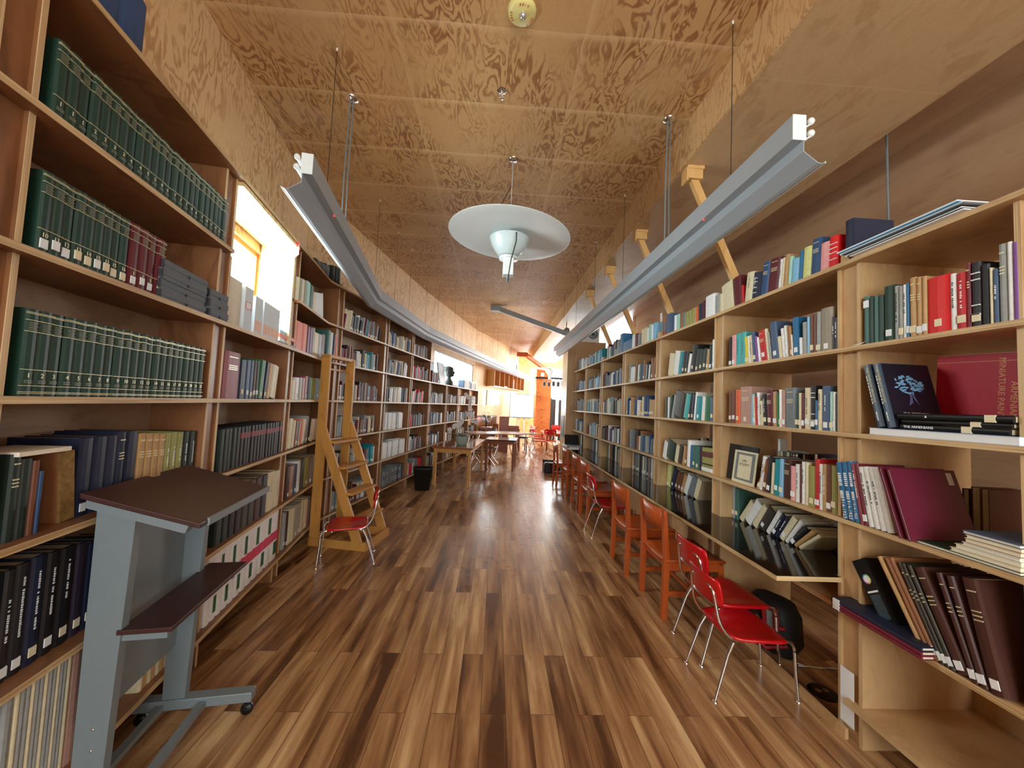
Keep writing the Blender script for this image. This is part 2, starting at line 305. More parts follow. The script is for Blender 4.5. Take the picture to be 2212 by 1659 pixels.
mb = MB(); mb.box(.6, 5.8, 17.4, 22.6, 4.4, 4.5, P_WALL); mb.box(.6, 5.8, 17.3, 17.4, ZC, 4.5, P_WALL); struct('ceiling', mb, 'raised ceiling of the far room')
# ---------------------------------------------------------------- book shapes
PAL = dict(k=(26, 26, 30), n=(24, 32, 58), b=(44, 74, 118), B=(36, 104, 150), s=(70, 92, 124), c=(216, 206, 172), w=(226, 228, 226), W=(240, 244, 246),
    g=(24, 56, 44), G=(30, 44, 38), e=(36, 104, 62), t=(70, 170, 170), T=(20, 138, 150), m=(92, 22, 32), r=(190, 26, 36), R=(214, 20, 24), o=(220, 92, 40), y=(224, 200, 50),
    Y=(208, 212, 140), h=(150, 154, 152), H=(112, 120, 124), i=(150, 142, 126), a=(184, 146, 96), d=(110, 64, 42), D=(70, 36, 28), p=(226, 160, 160), P=(126, 78, 150),
    l=(130, 186, 222), M=(160, 206, 190), v=(150, 150, 84), q=(178, 138, 124), u=(44, 34, 52), x=(146, 96, 60), z=(60, 104, 96), E=(140, 60, 70), f=(58, 52, 40), j=(116, 30, 48))
PNAME = dict(k='black', n='navy', b='dark blue', B='mid blue', s='slate blue', c='cream', w='off-white', W='white', g='bottle green', G='blackish green', e='leaf green', t='turquoise', T='teal',
    m='maroon', r='red', R='bright red', o='orange', y='yellow', Y='pale yellow-green', h='light grey', H='grey', i='greige', a='tan', d='brown', D='dark brown', p='pink', P='purple', l='sky blue',
    M='mint', v='olive', q='dusty pink', u='blackish purple', x='russet', z='grey-green', E='faded red', f='blackish olive', j='burgundy')
def bm_(c): return mat('book_cloth_' + c if c in PAL else c, PAL[c], .52, noise=.12, nscale=45, bump=.15)
def cover_geo(mb, w_, D_, h, m, T, z0=0):
    t = min(.0032, w_ * .2); r = min(.008, w_ * .35)
    pol = [(0, D_), (0, r), (w_ * .18, r * .25), (w_ * .5, 0), (w_ * .82, r * .25), (w_, r), (w_, D_), (w_ - t, D_), (w_ - t, r + .004), (t, r + .004), (t, D_)]
    mb.prism(pol, z0, z0 + h, m, T)
def page_geo(mb, w_, D_, h, m, T, z0=0):
    t = min(.0032, w_ * .2); r = min(.008, w_ * .35)
    mb.box(t, w_ - t, r + .004, D_ - .005, z0 + .003, z0 + h - .004, m, T)
def spine_text(mb, body, w_, h, z, T, m, size=None, vert=True, along=.5):
    size = size or w_ * .55; vs, fs = text_geo(body, size)
    if vert: Q = Matrix(((0, 1, 0, w_ * along), (0, 0, -1, -.0006), (-1, 0, 0, z), (0, 0, 0, 1)))
    else: Q = Matrix(((1, 0, 0, w_ * along), (0, 0, -1, -.0006), (0, 1, 0, z), (0, 0, 0, 1)))
    mb.add(vs, fs, m, T @ Q)
BOOKS = []
_ON = 'zeroth first second third fourth fifth sixth seventh eighth ninth tenth eleventh twelfth thirteenth fourteenth fifteenth sixteenth seventeenth eighteenth nineteenth twentieth'.split()
def ordw(n): return _ON[n] if n <= 20 else {2: 'twenty-', 3: 'thirty-', 4: 'forty-', 5: 'fifty-'}[n // 10] + _ON[n % 10] if n % 10 else {3: 'thirtieth', 4: 'fortieth', 5: 'fiftieth'}[n // 10]
def emit_book(fr, s, w_, z, h, c, D_=.2, d=.03, lean=0, fl='', place='', idx=0, name='book', text=None, noun=None):
    """queue one book; the largest in view become objects, the small rest one mass"""
    if w_ < .004: w_ = .004
    T = fr.M @ Matrix.Translation((s, d, z))
    if lean > 0: T = T @ Matrix.Translation((w_, 0, 0)) @ Matrix.Rotation(lean, 4, 'Y') @ Matrix.Translation((-w_, 0, 0))
    elif lean < 0: T = T @ Matrix.Rotation(lean, 4, 'Y')
    a = proj(T @ Vector((0, 0, 0))); b = proj(T @ Vector((w_, 0, 0))); t = proj(T @ Vector((0, 0, h)))
    if a[2] < .1: return
    px = abs(b[0] - a[0]) * abs(t[1] - a[1]) * (0 if (max(a[0], b[0]) < 0 or min(a[0], b[0]) > 2212 or a[1] < -20 or t[1] > 1700) else 1)
    BOOKS.append(dict(T=T, w=w_, D=D_, h=h, c=c, fl=fl, px=px, place=place, idx=idx, name=name, text=text, noun=noun, z=z))
def prow(fr, z, items, end, place, d=.03, D_=.2, name='book', rest=None):
    """items: (px of the base edge, py of the top edge, colour[, flags[, lean degrees]]) from one end of the row to the other"""
    n = len(items)
    ss = [fr.s_px(i[0], z, d) for i in items] + [fr.s_px(end, z, d)]
    for k, it in enumerate(items):
        lean = math.radians(it[4]) if len(it) > 4 else 0
        w_ = (ss[k + 1] - ss[k]) * math.cos(lean) - .0012
        _s, zt = fr.s_at(it[0] + (2 if lean == 0 else 0), it[1], d); h = max(.08, min(.42, (zt - z)))
        if len(it) > 5: h = it[5]
        emit_book(fr, ss[k], w_, z, h, it[2], D_, d, lean, it[3] if len(it) > 3 else '', place, k + 1, name, it[6] if len(it) > 6 else None)
def rrow(fr, z, s0, s1, pal, place, hs=(.17, .25), ws=(.016, .04), d=.035, D_=.18, seed=0, lean=0, fl='L', name='book'):
    rg = random.Random(seed); s = s0; k = 0; run = 0
    while s < s1 - .012:
        k += 1
        if run <= 0: c = rg.choice(pal); run = rg.choice((1, 1, 1, 2, 3)); hh = rg.uniform(*hs); ww = rg.uniform(*ws)
        run -= 1; w_ = min(ww * rg.uniform(.85, 1.15), s1 - s)
        ln = math.radians(lean * rg.uniform(.6, 1.2)) if lean and rg.random() < .75 else 0
        emit_book(fr, s, w_ * math.cos(ln), z, hh * rg.uniform(.97, 1.03), c, D_ * rg.uniform(.8, 1.05), d + rg.uniform(0, .02), ln, fl if rg.random() < .55 else '', place, k, name)
        s += w_ + .001 + (.006 if rg.random() < .1 else 0)
# ---------------------------------------------------------------- bookcases
def shelf_unit(name, label, cat, frames, s0, s1, levels, depth, z_top, M_SIDE, back=True, overhang=.04, base=0, skip=(), openz=None, group=None, shelf_d0=0, post_top=None, lo_side=True, hi_side=True, gap=.055):
    """one bay: side panels at s0/s1 (inside the shared pair of uprights), boards, back.  frames: [(Frame, a, b)] pieces in plan"""
    P0 = frames[0][0].p(frames[0][1], 0, 0); root = empty(name, (P0.x, P0.y, 0), label, cat, group)
    fA, a0, a1 = frames[0]; fB, b0, b1 = frames[-1]
    def outline(d0, d1):
        if len(frames) == 1: return [fA.p(a0, d0, 0), fA.p(a1, d0, 0), fA.p(a1, d1, 0), fA.p(a0, d1, 0)]
        c0 = corner(fA, fB, d0); c1 = corner(fA, fB, d1)
        return [fA.p(a0, d0, 0), c0, fB.p(b1, d0, 0), fB.p(b1, d1, 0), c1, fA.p(a0, d1, 0)]
    for z in levels:
        if z in skip: continue
        mb = MB(); mb.prism([(p.x, p.y) for p in outline(shelf_d0, depth)], z - .022, z, M_SIDE)
        mb.prism([(p.x, p.y) for p in outline(shelf_d0 - .0025, shelf_d0)], z - .0222, z + .0002, P_EDGE)
        mb.build('shelf', root)
    for fr_, s, sg, on in ((fA, a0, 1, lo_side), (fB, b1, -1, hi_side)):
        if not on: continue
        x0, x1 = sorted((s + sg * (gap - .009), s + sg * (gap + .009)))
        # uprights are cut by the shelf boards
        zs = [base] + [v for v in levels] ; mb = MB()
        zz = [base] + [v for v in levels if v > base + .03] + ([z_top] if z_top > levels[-1] + .03 else [])
        for i in range(len(zz) - 1):
            top = zz[i + 1] - (.022 if zz[i + 1] in levels else 0)
            mb.box(x0, x1, overhang, depth, zz[i], top, M_SIDE, fr_.M); mb.box(x0, x1, overhang - .0025, overhang, zz[i], top, P_EDGEV, fr_.M)
        mb.build('side_panel', root)
        x0, x1 = sorted((s, s + sg * (gap - .009))); mb = MB()
        for i in range(len(zz) - 1):
            top = zz[i + 1] - (.022 if zz[i + 1] in levels else 0)
            mb.box(x0, x1, overhang + .012, overhang + .03, zz[i], top, M_SIDE, fr_.M)
            if post_top and zz[i + 1] == zz[-1]: mb.box(x0, x1, overhang, overhang + .09, zz[i + 1], post_top, M_SIDE, fr_.M)
        mb.build('filler_post', root)
    if back:
        mb = MB()
        for za, zb in (back if isinstance(back, list) else [(levels[0], levels[-1])]):
            mb.prism([(p.x, p.y) for p in outline(depth, depth + .01)], za, zb, P_BACK)
        mb.build('back_panel', root)
    return root
def corner(f, g, d):
    A = f.p(0, d, 0); B = g.p(0, d, 0); det = f.u.x * -g.u.y + g.u.x * f.u.y; r = B - A
    t = (r.x * -g.u.y + g.u.x * r.y) / det; return A + f.u * t
BC = 'built-in plywood bookcase bays along the curved wall'
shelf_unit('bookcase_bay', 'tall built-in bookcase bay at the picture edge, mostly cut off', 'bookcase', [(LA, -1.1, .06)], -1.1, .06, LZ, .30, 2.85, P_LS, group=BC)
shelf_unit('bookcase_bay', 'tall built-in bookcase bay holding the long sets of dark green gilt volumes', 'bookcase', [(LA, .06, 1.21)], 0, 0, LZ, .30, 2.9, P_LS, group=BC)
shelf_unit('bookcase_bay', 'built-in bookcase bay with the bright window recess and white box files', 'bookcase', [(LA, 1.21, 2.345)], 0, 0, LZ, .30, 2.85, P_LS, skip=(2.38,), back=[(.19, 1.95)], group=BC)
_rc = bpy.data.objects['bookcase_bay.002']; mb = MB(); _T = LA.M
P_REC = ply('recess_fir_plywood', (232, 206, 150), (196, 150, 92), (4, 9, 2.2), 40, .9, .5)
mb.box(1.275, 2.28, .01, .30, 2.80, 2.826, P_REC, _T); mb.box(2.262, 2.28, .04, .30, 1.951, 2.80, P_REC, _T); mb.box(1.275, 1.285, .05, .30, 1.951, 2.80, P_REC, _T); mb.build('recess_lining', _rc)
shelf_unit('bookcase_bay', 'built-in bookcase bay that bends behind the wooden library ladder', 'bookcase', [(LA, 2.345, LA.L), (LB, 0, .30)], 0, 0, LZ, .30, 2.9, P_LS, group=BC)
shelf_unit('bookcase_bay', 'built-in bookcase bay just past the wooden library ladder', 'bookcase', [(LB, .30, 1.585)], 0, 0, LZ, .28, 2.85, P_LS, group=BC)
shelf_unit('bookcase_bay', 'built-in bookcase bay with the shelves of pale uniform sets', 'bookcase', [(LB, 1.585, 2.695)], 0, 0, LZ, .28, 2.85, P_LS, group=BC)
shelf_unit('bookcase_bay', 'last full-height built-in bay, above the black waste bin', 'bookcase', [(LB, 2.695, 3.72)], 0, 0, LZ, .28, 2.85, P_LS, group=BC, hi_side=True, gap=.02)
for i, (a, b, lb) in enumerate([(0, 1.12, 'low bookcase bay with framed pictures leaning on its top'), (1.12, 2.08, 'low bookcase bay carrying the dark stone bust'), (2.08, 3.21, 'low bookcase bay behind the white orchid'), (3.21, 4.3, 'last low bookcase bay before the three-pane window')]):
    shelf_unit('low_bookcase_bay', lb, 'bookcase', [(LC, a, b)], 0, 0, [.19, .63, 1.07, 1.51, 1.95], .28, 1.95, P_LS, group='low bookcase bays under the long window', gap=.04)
RP = [1.17, 1.865, 3.01, 4.165, 5.305, 6.44, 7.58, 8.62]        # upright centres (Y) of the open bookcase
OB = 'open plywood bookcase bays over the reading counter'
RL = ['end bay of the open bookcase, beside the counter end', 'open bookcase bay over the counter end, behind the two front red chairs', 'second open bookcase bay along the counter, behind the orange wooden chairs',
      'third open bookcase bay along the counter', 'fourth open bookcase bay along the counter', 'fifth open bookcase bay along the counter', 'open bookcase bay next to the plywood pier']
for i in range(7):
    s1, s0 = 9 - RP[i], 9 - RP[i + 1]
    lv = RZ if i == 0 else [RZ[1]] + RZ[2:]
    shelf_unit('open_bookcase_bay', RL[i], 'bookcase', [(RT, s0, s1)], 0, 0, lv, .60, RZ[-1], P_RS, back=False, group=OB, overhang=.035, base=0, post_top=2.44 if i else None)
# far-side backing boards that close part of the open bookcase, and low toe boards
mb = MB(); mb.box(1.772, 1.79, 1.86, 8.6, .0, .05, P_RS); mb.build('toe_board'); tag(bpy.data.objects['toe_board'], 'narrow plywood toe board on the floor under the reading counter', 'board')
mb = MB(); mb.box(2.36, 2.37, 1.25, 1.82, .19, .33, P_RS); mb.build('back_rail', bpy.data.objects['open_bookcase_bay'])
mb = MB(); mb.box(2.75, 3.2, -1.2, 1.55, 0, .62, M_WHITE); mb.box(2.745, 2.75, .55, .56, 0, .62, M_GREYM); tag(mb.build('low_cabinet'), 'low white cabinet in the side aisle seen under the end bay shelves', 'cabinet')
# counter: dark glossy top with ply edges, running past the posts
root = empty('reading_counter', (1.6, 5.2, 0), 'long dark glossy reading counter with pale plywood edge', 'counter')
for y0, y1 in ((1.90, 3.3), (3.3, 5.74), (5.74, 8.3)):
    m2 = MB(); m2.box(1.455, 1.795, y0, y1, .727, .75, P_EDGE); m2.build('counter_board', root)
    m2 = MB(); m2.box(1.456, 1.795, y0 + .001, y1, .75, .7515, M_BLACKTOP); m2.build('laminate_top', root)
for k in range(1, 7):
    m2 = MB(); m2.box(1.795, 2.1, RP[k] + .068, RP[k + 1] - .068, .727, .75, P_EDGE); m2.build('counter_board', root)
    m2 = MB(); m2.box(1.795, 2.1, RP[k] + .068, RP[k + 1] - .068, .75, .7515, M_BLACKTOP); m2.build('laminate_top', root)
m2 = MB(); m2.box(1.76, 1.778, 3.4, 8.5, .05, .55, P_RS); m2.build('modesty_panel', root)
# ---------------------------------------------------------------- book rows (open bookcase)
B1, B0, B2 = 'open bay over the counter end', 'open end bay', 'open bay behind the wooden chairs'
prow(RT, RZ[5], [(1522, 642, 'W'), (1543, 640, 'h'), (1553, 636, 'c'), (1561, 618, 'c', '', -8), (1585, 602, 'm', '', -6), (1602, 617, 'r', '', -4), (1606, 596, 'c', 'b', 8), (1622, 594, 'n', 'bw', 8), (1632, 592, 'n', '', 8), (1640, 574, 'b', 't', 8),
    (1656, 568, 'm', 't', 7), (1679, 564, 'w', 'b', 6), (1686, 560, 'c', '', 6), (1690, 555, 'a', '', 5), (1700, 558, 'M', '', 5), (1707, 564, 'l', '', 5), (1723, 545, 'B', '', 4), (1731, 540, 'Y', '', 4), (1749, 523, 'b', 't', 4), (1769, 530, 'p', '', 3), (1788, 516, 'R', 'w', 2)], 1808, 'top board, ' + B1)
prow(RT, RZ[4], [(1574, 729, 'k', 'L'), (1579, 725, 'p', 'L'), (1588, 722, 't', 'b'), (1598, 719, 't', 'b'), (1609, 728, 'y', 'L', -4), (1616, 726, 'w', '', -5), (1621, 724, 'c', 'b', -5), (1626, 717, 's', 'L', -6), (1632, 726, 'P', '', -6), (1638, 728, 'W', '', -8), (1643, 715, 'r', 'Lt', -10),
    (1657, 709, 'c', '', -9), (1663, 716, 'h', '', -9), (1667, 697, 's', 'L', -7), (1682, 727, 'c', '', -8), (1690, 709, 'w', '', -7), (1697, 703, 'w', 'L', -6), (1703, 703, 'x', '', -5), (1708, 704, 'a', 'L', -5), (1711, 722, 'W', '', -5), (1713, 687, 'B', 'L', -4), (1726, 730, 'w', '', -3),
    (1733, 697, 'h', '', -2), (1743, 685, 'l', '', -1), (1749, 680, 'd', 'L'), (1756, 679, 'd'), (1762, 675, 'h', 'L'), (1771, 668, 'i', 'L'), (1797, 684, 'u', 'b'), (1802, 686, 'u', 'b')], 1808, 'upper shelf, ' + B1)
prow(RT, RZ[3], [(1573, 845, 'd', 'L'), (1580, 844, 'd', 'L'), (1587, 842, 'o', 'L'), (1597, 836, 'q', 'LtC'), (1621, 851, 'l'), (1627, 855, 'c', 'L', -4), (1631, 857, 'r', '', -4), (1636, 848, 'w', 'b', -4), (1641, 866, 'c', 'b', -4), (1648, 852, 'k', 'bL', -4), (1655, 844, 'm', 'Lt', -3),
    (1669, 846, 'a', 'L', -2), (1677, 849, 'e', '', -2), (1682, 842, 'W', 'L', -1), (1688, 842, 'q', 'L'), (1694, 838, 'H', 't'), (1717, 850, 'g', 'L'), (1724, 849, 'c', 'L'), (1730, 850, 'm', 'L'), (1736, 838, 'c', 'bL'), (1749, 833, 'k', 'wL'), (1760, 865, 'B', 'L'), (1765, 841, 'c', 'b'),
    (1774, 834, 's', 'bL'), (1791, 846, 'M', 'L'), (1799, 847, 'w', 'L'), (1804, 850, 'k')], 1808, 'eye-level shelf, ' + B1)
prow(RT, RZ[2], [(1633, 992, 'a', 'L', 24), (1637, 983, 'w', 'b', 10), (1645, 990, 'd', 'L', 9), (1652, 984, 'k', 'L', 8), (1663, 998, 'c', '', 4), (1669, 990, 'T', 'L', 3), (1680, 990, 'l', 'L', 2), (1690, 991, 'D', 't', 1), (1706, 1006, 'p', 'L'), (1716, 1002, 'w', 'b'), (1727, 1003, 'm'), (1730, 997, 'w', 'b'), (1738, 998, 'c'),
    (1745, 1005, 'v', 'L'), (1759, 991, 'r', 'L'), (1768, 1002, 'w', 'b'), (1776, 1002, 'a', 'b'), (1784, 1004, 'd', 'L'), (1794, 1005, 'v', 'L')], 1806, 'fourth shelf, ' + B1)
prow(RT, .7515, [(1576, 1040, 'o', 'L'), (1580, 1040, 'h', 'L'), (1586, 1055, 'z', 'L'), (1594, 1070, 'c', '', 38, .2), (1605, 1075, 'w', '', 36, .21), (1622, 1080, 'c', '', 34, .2), (1634, 1085, 'f', 'L', 33, .19), (1652, 1095, 'w', '', 33, .2), (1662, 1100, 'n', 'bL', 33, .19), (1672, 1100, 'n', 'b', 33, .18),
    (1680, 1110, 'c', 'L', 34, .2), (1693, 1110, 'w', '', 36, .2), (1702, 1120, 'k', 'L', 42, .18), (1712, 1125, 'a', '', 46, .19), (1722, 1130, 'c', '', 50, .19)], 1732, 'counter top, ' + B1, d=.12)
prow(RT, RZ[5], [(1325, 756, 'H'), (1338, 723, 'B'), (1345, 740, 'B', 'C'), (1364, 724, 'W'), (1370, 722, 'm'), (1376, 722, 'H', 'b'), (1384, 712, 'c'), (1390, 709, 'c'), (1396, 710, 'w'), (1400, 702, 'M'), (1406, 702, 'W'), (1409, 699, 'l')], 1416, 'top board of the third open bay')
prow(RT, RZ[5], [(1438, 680, 's'), (1449, 680, 'b'), (1455, 682, 'W'), (1460, 680, 'M'), (1467, 676, 'x'), (1473, 676, 'H'), (1478, 675, 'v'), (1485, 672, 'v'), (1492, 667, 'v'), (1499, 664, 'a'), (1503, 663, 'o'), (1507, 658, 'n'), (1517, 650, 'm')], 1521, 'top board, ' + B2)
prow(RT, RZ[4], [(1441, 767, 'c', '', 10), (1452, 762, 'w', '', 11), (1463, 763, 'T', '', 12), (1470, 762, 'k', 'L', 13), (1477, 762, 'k', 'L', 13), (1483, 766, 'W', '', 14), (1488, 748, 'k', 'L', 13), (1499, 757, 'G', 'L', 12), (1507, 757, 'G', 'L', 12), (1515, 755, 'G', 'L', 11), (1523, 756, 'a', 'L', 7), (1529, 748, 'G', 'L', 3), (1537, 734, 'w', 'L')], 1543, 'upper shelf, ' + B2)
prow(RT, RZ[3], [(1436, 858, 'G'), (1441, 858, 'w'), (1444, 854, 'g', '', 6), (1449, 852, 'h', '', 14), (1453, 851, 'f', 'C', 14), (1474, 852, 't', '', 14), (1484, 851, 'k', 'L', 12), (1490, 852, 'n', 'L', 10), (1497, 847, 'W', '', 8), (1500, 857, 'T', 'L', 6), (1513, 857, 'w', 'L', 5), (1520, 856, 'e', '', 3), (1532, 858, 's', 'L')], 1541, 'eye-level shelf, ' + B2)
prow(RT, RZ[2], [(1429, 952, 'w', '', 16), (1437, 953, 'g', 'C', 14), (1455, 960, 'c', '', 14), (1462, 962, 'f', 'C', 13), (1472, 962, 'a', '', 12), (1477, 966, 'x', 'L', 8), (1482, 950, 'W', 'C', 3), (1489, 961, 'B', '', 2), (1494, 962, 'z', 'L'), (1501, 963, 'z', 'L'), (1509, 964, 'u', ''), (1515, 966, 'v', 'V'), (1519, 967, 'v', 'V'), (1523, 967, 'v', 'V'), (1528, 968, 'v', 'V'), (1533, 968, 'v', 'V')], 1539, 'fourth shelf, ' + B2)
prow(RT, .7515, [(1438, 1010, 'Y', 'L', 6, .24), (1446, 1015, 'n', 'L', 22, .22), (1455, 1020, 'd', 'L', 24, .2), (1462, 1020, 'd', 'L', 24, .2), (1468, 1020, 'a', 'L', 24, .2), (1474, 1024, 'w', '', 26, .21), (1483, 1024, 'H', '', 26, .21), (1496, 1030, 'c', '', 22, .2)], 1505, 'counter top, ' + B2, d=.12)
rrow(RT, .7515, 9 - 3.23, 9 - 3.08, 'Pkw', 'counter top beside the second post', seed=3, d=.12)
_ord = ['fifth-from-end', '']
rg_p = {'R3': 'cwfkHhsbx', 'R4': 'cwhHkmtb', 'R5': 'wlhHTcd', 'R6': 'Hhsiwb'}
nm = {2: 'third', 3: 'fourth', 4: 'fifth', 5: 'last'}
for i in (3, 4, 5, 6):
    a, b = 9 - RP[i + 1] + .07, 9 - RP[i] - .07
    key = 'R%d' % i; pl = rg_p[key]; who = ', %s open bay' % {3: 'third', 4: 'fourth', 5: 'fifth', 6: 'pier-side'}[i]
    for k, z in enumerate(RZ[1:]):
        if k == 0: rrow(RT, .7515, a + .1, b - .15, 'kndxhHcw', 'counter top' + who, hs=(.2, .26), seed=i * 9 + k, d=.12)
        elif not (k == 4 and i == 3):
            p2 = ('bbbsscwa' if i == 3 and k == 2 else pl)
            fl_ = 'L' if k > 1 else ''
            rrow(RT, z, a + random.uniform(0, .25), b - random.uniform(0, .05), p2, ('', 'fourth shelf', 'eye-level shelf', 'upper shelf', 'top board')[k] + who, seed=i * 11 + k, lean=random.choice((0, 0, 6)), fl=fl_)
# end bay
prow(RT, RZ[4], [(1865, 642, 'z', 'S'), (1877, 643, 'g'), (1887, 640, 'z'), (1897, 638, 'g'), (1908, 620, 'g', 'L'), (1932, 618, 'h', 'b'), (1941, 618, 'h', 'L'), (1951, 615, 'w', 'b'), (1958, 611, 'B', 'L'), (1964, 601, 'a', 'tL'), (1980, 599, 'a', 'tL'), (1992, 597, 'a', 'CL'), (2002, 603, 'R', 'L'), (2053, 592, 'w', 'b'),
    (2066, 591, 'r', 'bL'), (2089, 568, 'j', 't'), (2098, 568, 'k', 'wL'), (2120, 572, 'k', 'C'), (2139, 578, 'c'), (2146, 582, 's', 'b'), (2158, 528, 'h', 't'), (2178, 522, 'w'), (2190, 523, 'P')], 2203, 'upper shelf, ' + B0, D_=.21)
prow(RT, RZ[2], [(1820, 1000, 'B', 'A', -9), (1833, 999, 'B', 'A', -9), (1846, 998, 'B', 'A', -9), (1857, 1002, 'E', 'b', -10), (1866, 1003, 'j', 'L', -10), (1875, 1010, 'w', 'b', -11), (1888, 1010, 'w', 'b', -12), (1901, 1012, 'w', 'b', -12), (1914, 1012, 'w', '', -13)], 1930, 'fourth shelf, ' + B0, d=.0, D_=.24)
prow(RT, RZ[1], [(1990, 1215, 'a', 'L', -30, .36), (2005, 1215, 'x', 'L', -28, .36), (2018, 1215, 'x', 'L', -28, .37), (2032, 1215, 'f', 'tL', -26, .36), (2042, 1215, 'f', 'tL', -26, .36), (2053, 1215, 'f', 'tL', -25, .36), (2066, 1220, 'D', 'tLC', -24, .36), (2098, 1250, 'D', 'tL', -18, .36), (2115, 1250, 'D', 'tL', -16, .36), (2136, 1250, 'D', 'tLC', -12, .37)], 2178, 'bottom open shelf, ' + B0, d=.0, D_=.27)
# ---------------------------------------------------------------- book rows (wall bookcase)
G2 = 'window-recess bay'; G3 = 'ladder bay'
def setrow(fr, z, x0, x1, n, h, c, fl, place, first=1, d=.03, D_=.22, name='encyclopedia_volume', nums=None, gaps=()):
    a, b = fr.s_px(x0, z, d), fr.s_px(x1, z, d); wd = (b - a) / n
    for k in range(n):
        emit_book(fr, a + k * wd, wd - .0015, z, h * (1 + .004 * math.sin(k * 3)), c, D_, d + (.004 if k % 5 == 2 else 0), 0, fl, place, first + k, name, str(nums[k]) if nums else None)
setrow(LA, LZ[5], 113, 486, 24, .262, 'g', 'G', 'topmost row of green volumes', nums=[1, 1, 1, 2, 2, 3, 3, 4, 4, 5, 5, 6, 6, 7, 7, 7, 8, 8, 9, 10, 11, 11, 12, 12])
setrow(LA, LZ[4], 79, 272, 9, .262, 'g', 'GL', 'short green row next to the maroon set', nums=[10, 11, 12, 13, 14, 15, 11, 15, 16])
setrow(LA, LZ[4], 275, 350, 4, .262, 'm', 'GL', 'maroon gilt set before the grey boxes', nums=[1, 2, 3, 4])
setrow(LA, LZ[3], 41, 436, 22, .268, 'g', 'GH', 'eye-level row of green volumes', nums=list(range(1, 23)))
prow(LA, LZ[2], [(8, 985, 'G', 't'), (32, 995, 'G', ''), (58, 998, 'd', ''), (74, 1020, 'b', '')], 84, 'shelf under the eye-level green set', d=.04)
prow(LA, LZ[2], [(128, 975, 'x', 'O', -6), (160, 950, 'n', 'L'), (192, 946, 'n', ''), (222, 943, 'n', 'L'), (244, 935, 'n', 't'), (262, 934, 'n', ''), (290, 938, 'a', 't'), (306, 938, 'a', 't'), (322, 938, 'a', 't'), (336, 938, 'a', 't'), (350, 936, 'v', 'b'), (363, 935, 'v', 'b'), (376, 935, 'v', 'b'), (390, 934, 'G', 'b'), (402, 934, 'G', 'b')], 420, 'shelf of navy and tan volumes', d=.06, D_=.22)
prow(LA, LZ[1], [(-60, 1250, 'k', 'bL'), (-10, 1245, 'k', 'bL'), (15, 1232, 'k', 'bL'), (48, 1216, 'n', 'bL'), (85, 1205, 'k', 'bL'), (115, 1195, 'k', 'bL'), (150, 1185, 'u', 'L'), (175, 1183, 'n', 'L'), (200, 1178, 'i', ''), (222, 1175, 'k', ''), (243, 1170, 'k', ''), (262, 1168, 'k', '')], 290, 'shelf of heavy dark volumes', d=.06, D_=.22)
_x = [-70, -45, -20, 5, 18, 30, 42, 52, 62, 72, 82, 92, 100, 108, 116, 124]
prow(LA, LZ[0], [(q, 1475 - q * .9, 'h' if k % 3 else 'c', '') for k, q in enumerate(_x)] + [(134, 1350, 'q', ''), (160, 1332, 'x', '')], 190, 'bottom row of pale journals', name='journal')
prow(LA, LZ[0], [(300 + 9 * k, 1330 - 9 * k, 'ca'[k % 2], '') for k in range(9)], 384, 'bottom shelf behind the lectern foot', name='journal')
prow(LA, LZ[3], [(481, 755, 'E', 'tC'), (515, 775, 'n', 'L'), (529, 776, 's', 'L'), (538, 777, 's', 'L'), (545, 777, 'f', 'L'), (551, 778, 'f', 'L'), (557, 776, 'e', 'L', 5), (568, 780, 'n', 'L', 7), (575, 783, 'a', 'L', 7), (582, 788, 'c', 'L', 8)], 596, 'eye-level shelf, ' + G2)
setrow(LA, LZ[2], 471, 516, 5, .255, 'G', '', 'dark set in the ' + G2)
setrow(LA, LZ[2], 516, 606, 14, .255, 'k', 'B', 'dark set in the ' + G2, first=6)
prow(LA, LZ[1], [(463, 1062, 'G'), (478, 1060, 'G'), (492, 1058, 'k'), (506, 1056, 'k'), (520, 1048, 'f'), (534, 1042, 'f'), (548, 1036, 'D'), (562, 1031, 'k'), (575, 1024, 'c', 'b'), (590, 1020, 'c', 'b')], 602, 'second shelf from the floor, ' + G2, D_=.23)
prow(LA, LZ[0], [(440 + 13 * k, 1210 - 9.5 * k, 'W', 'PQ'[k % 2]) for k in range(12)], 597, 'bottom shelf, ' + G2, name='magazine_binder', D_=.22)
prow(LA, LZ[5], [(641, 596, 'c'), (646, 598, 'i'), (651, 600, 'c'), (656, 604, 'i'), (661, 604, 'M'), (669, 613, 'z'), (676, 628, 'c', '', -8), (682, 630, 'w', '', -12), (692, 632, 'w', '', -15)], 700, 'shelf under the letter card, ' + G3)
prow(LA, LZ[4], [(638, 690, 'o', 'C'), (652, 696, 'o', ''), (662, 703, 'm'), (668, 707, 'P'), (673, 706, 'i'), (678, 716, 'c'), (687, 720, 'h'), (694, 720, 'm')], 702, 'third shelf from the top, ' + G3)
prow(LB, LZ[4], [(703, 711, 'z', ''), (712, 717, 'w'), (717, 720, 'n', ''), (723, 724, 'o', '', -6)], 729, 'third shelf from the top, ' + G3 + ', past the bend')
prow(LA, LZ[3], [(630, 820, 'c', 'L'), (637, 815, 'w', 'L'), (645, 815, 'h', 'L'), (652, 816, 'q', 'L'), (657, 812, 'E', 'L'), (664, 814, 'n'), (669, 816, 'M'), (674, 816, 'v'), (682, 817, 'G', 'L'), (689, 818, 'G', 'L')], 699, 'eye-level shelf, ' + G3)
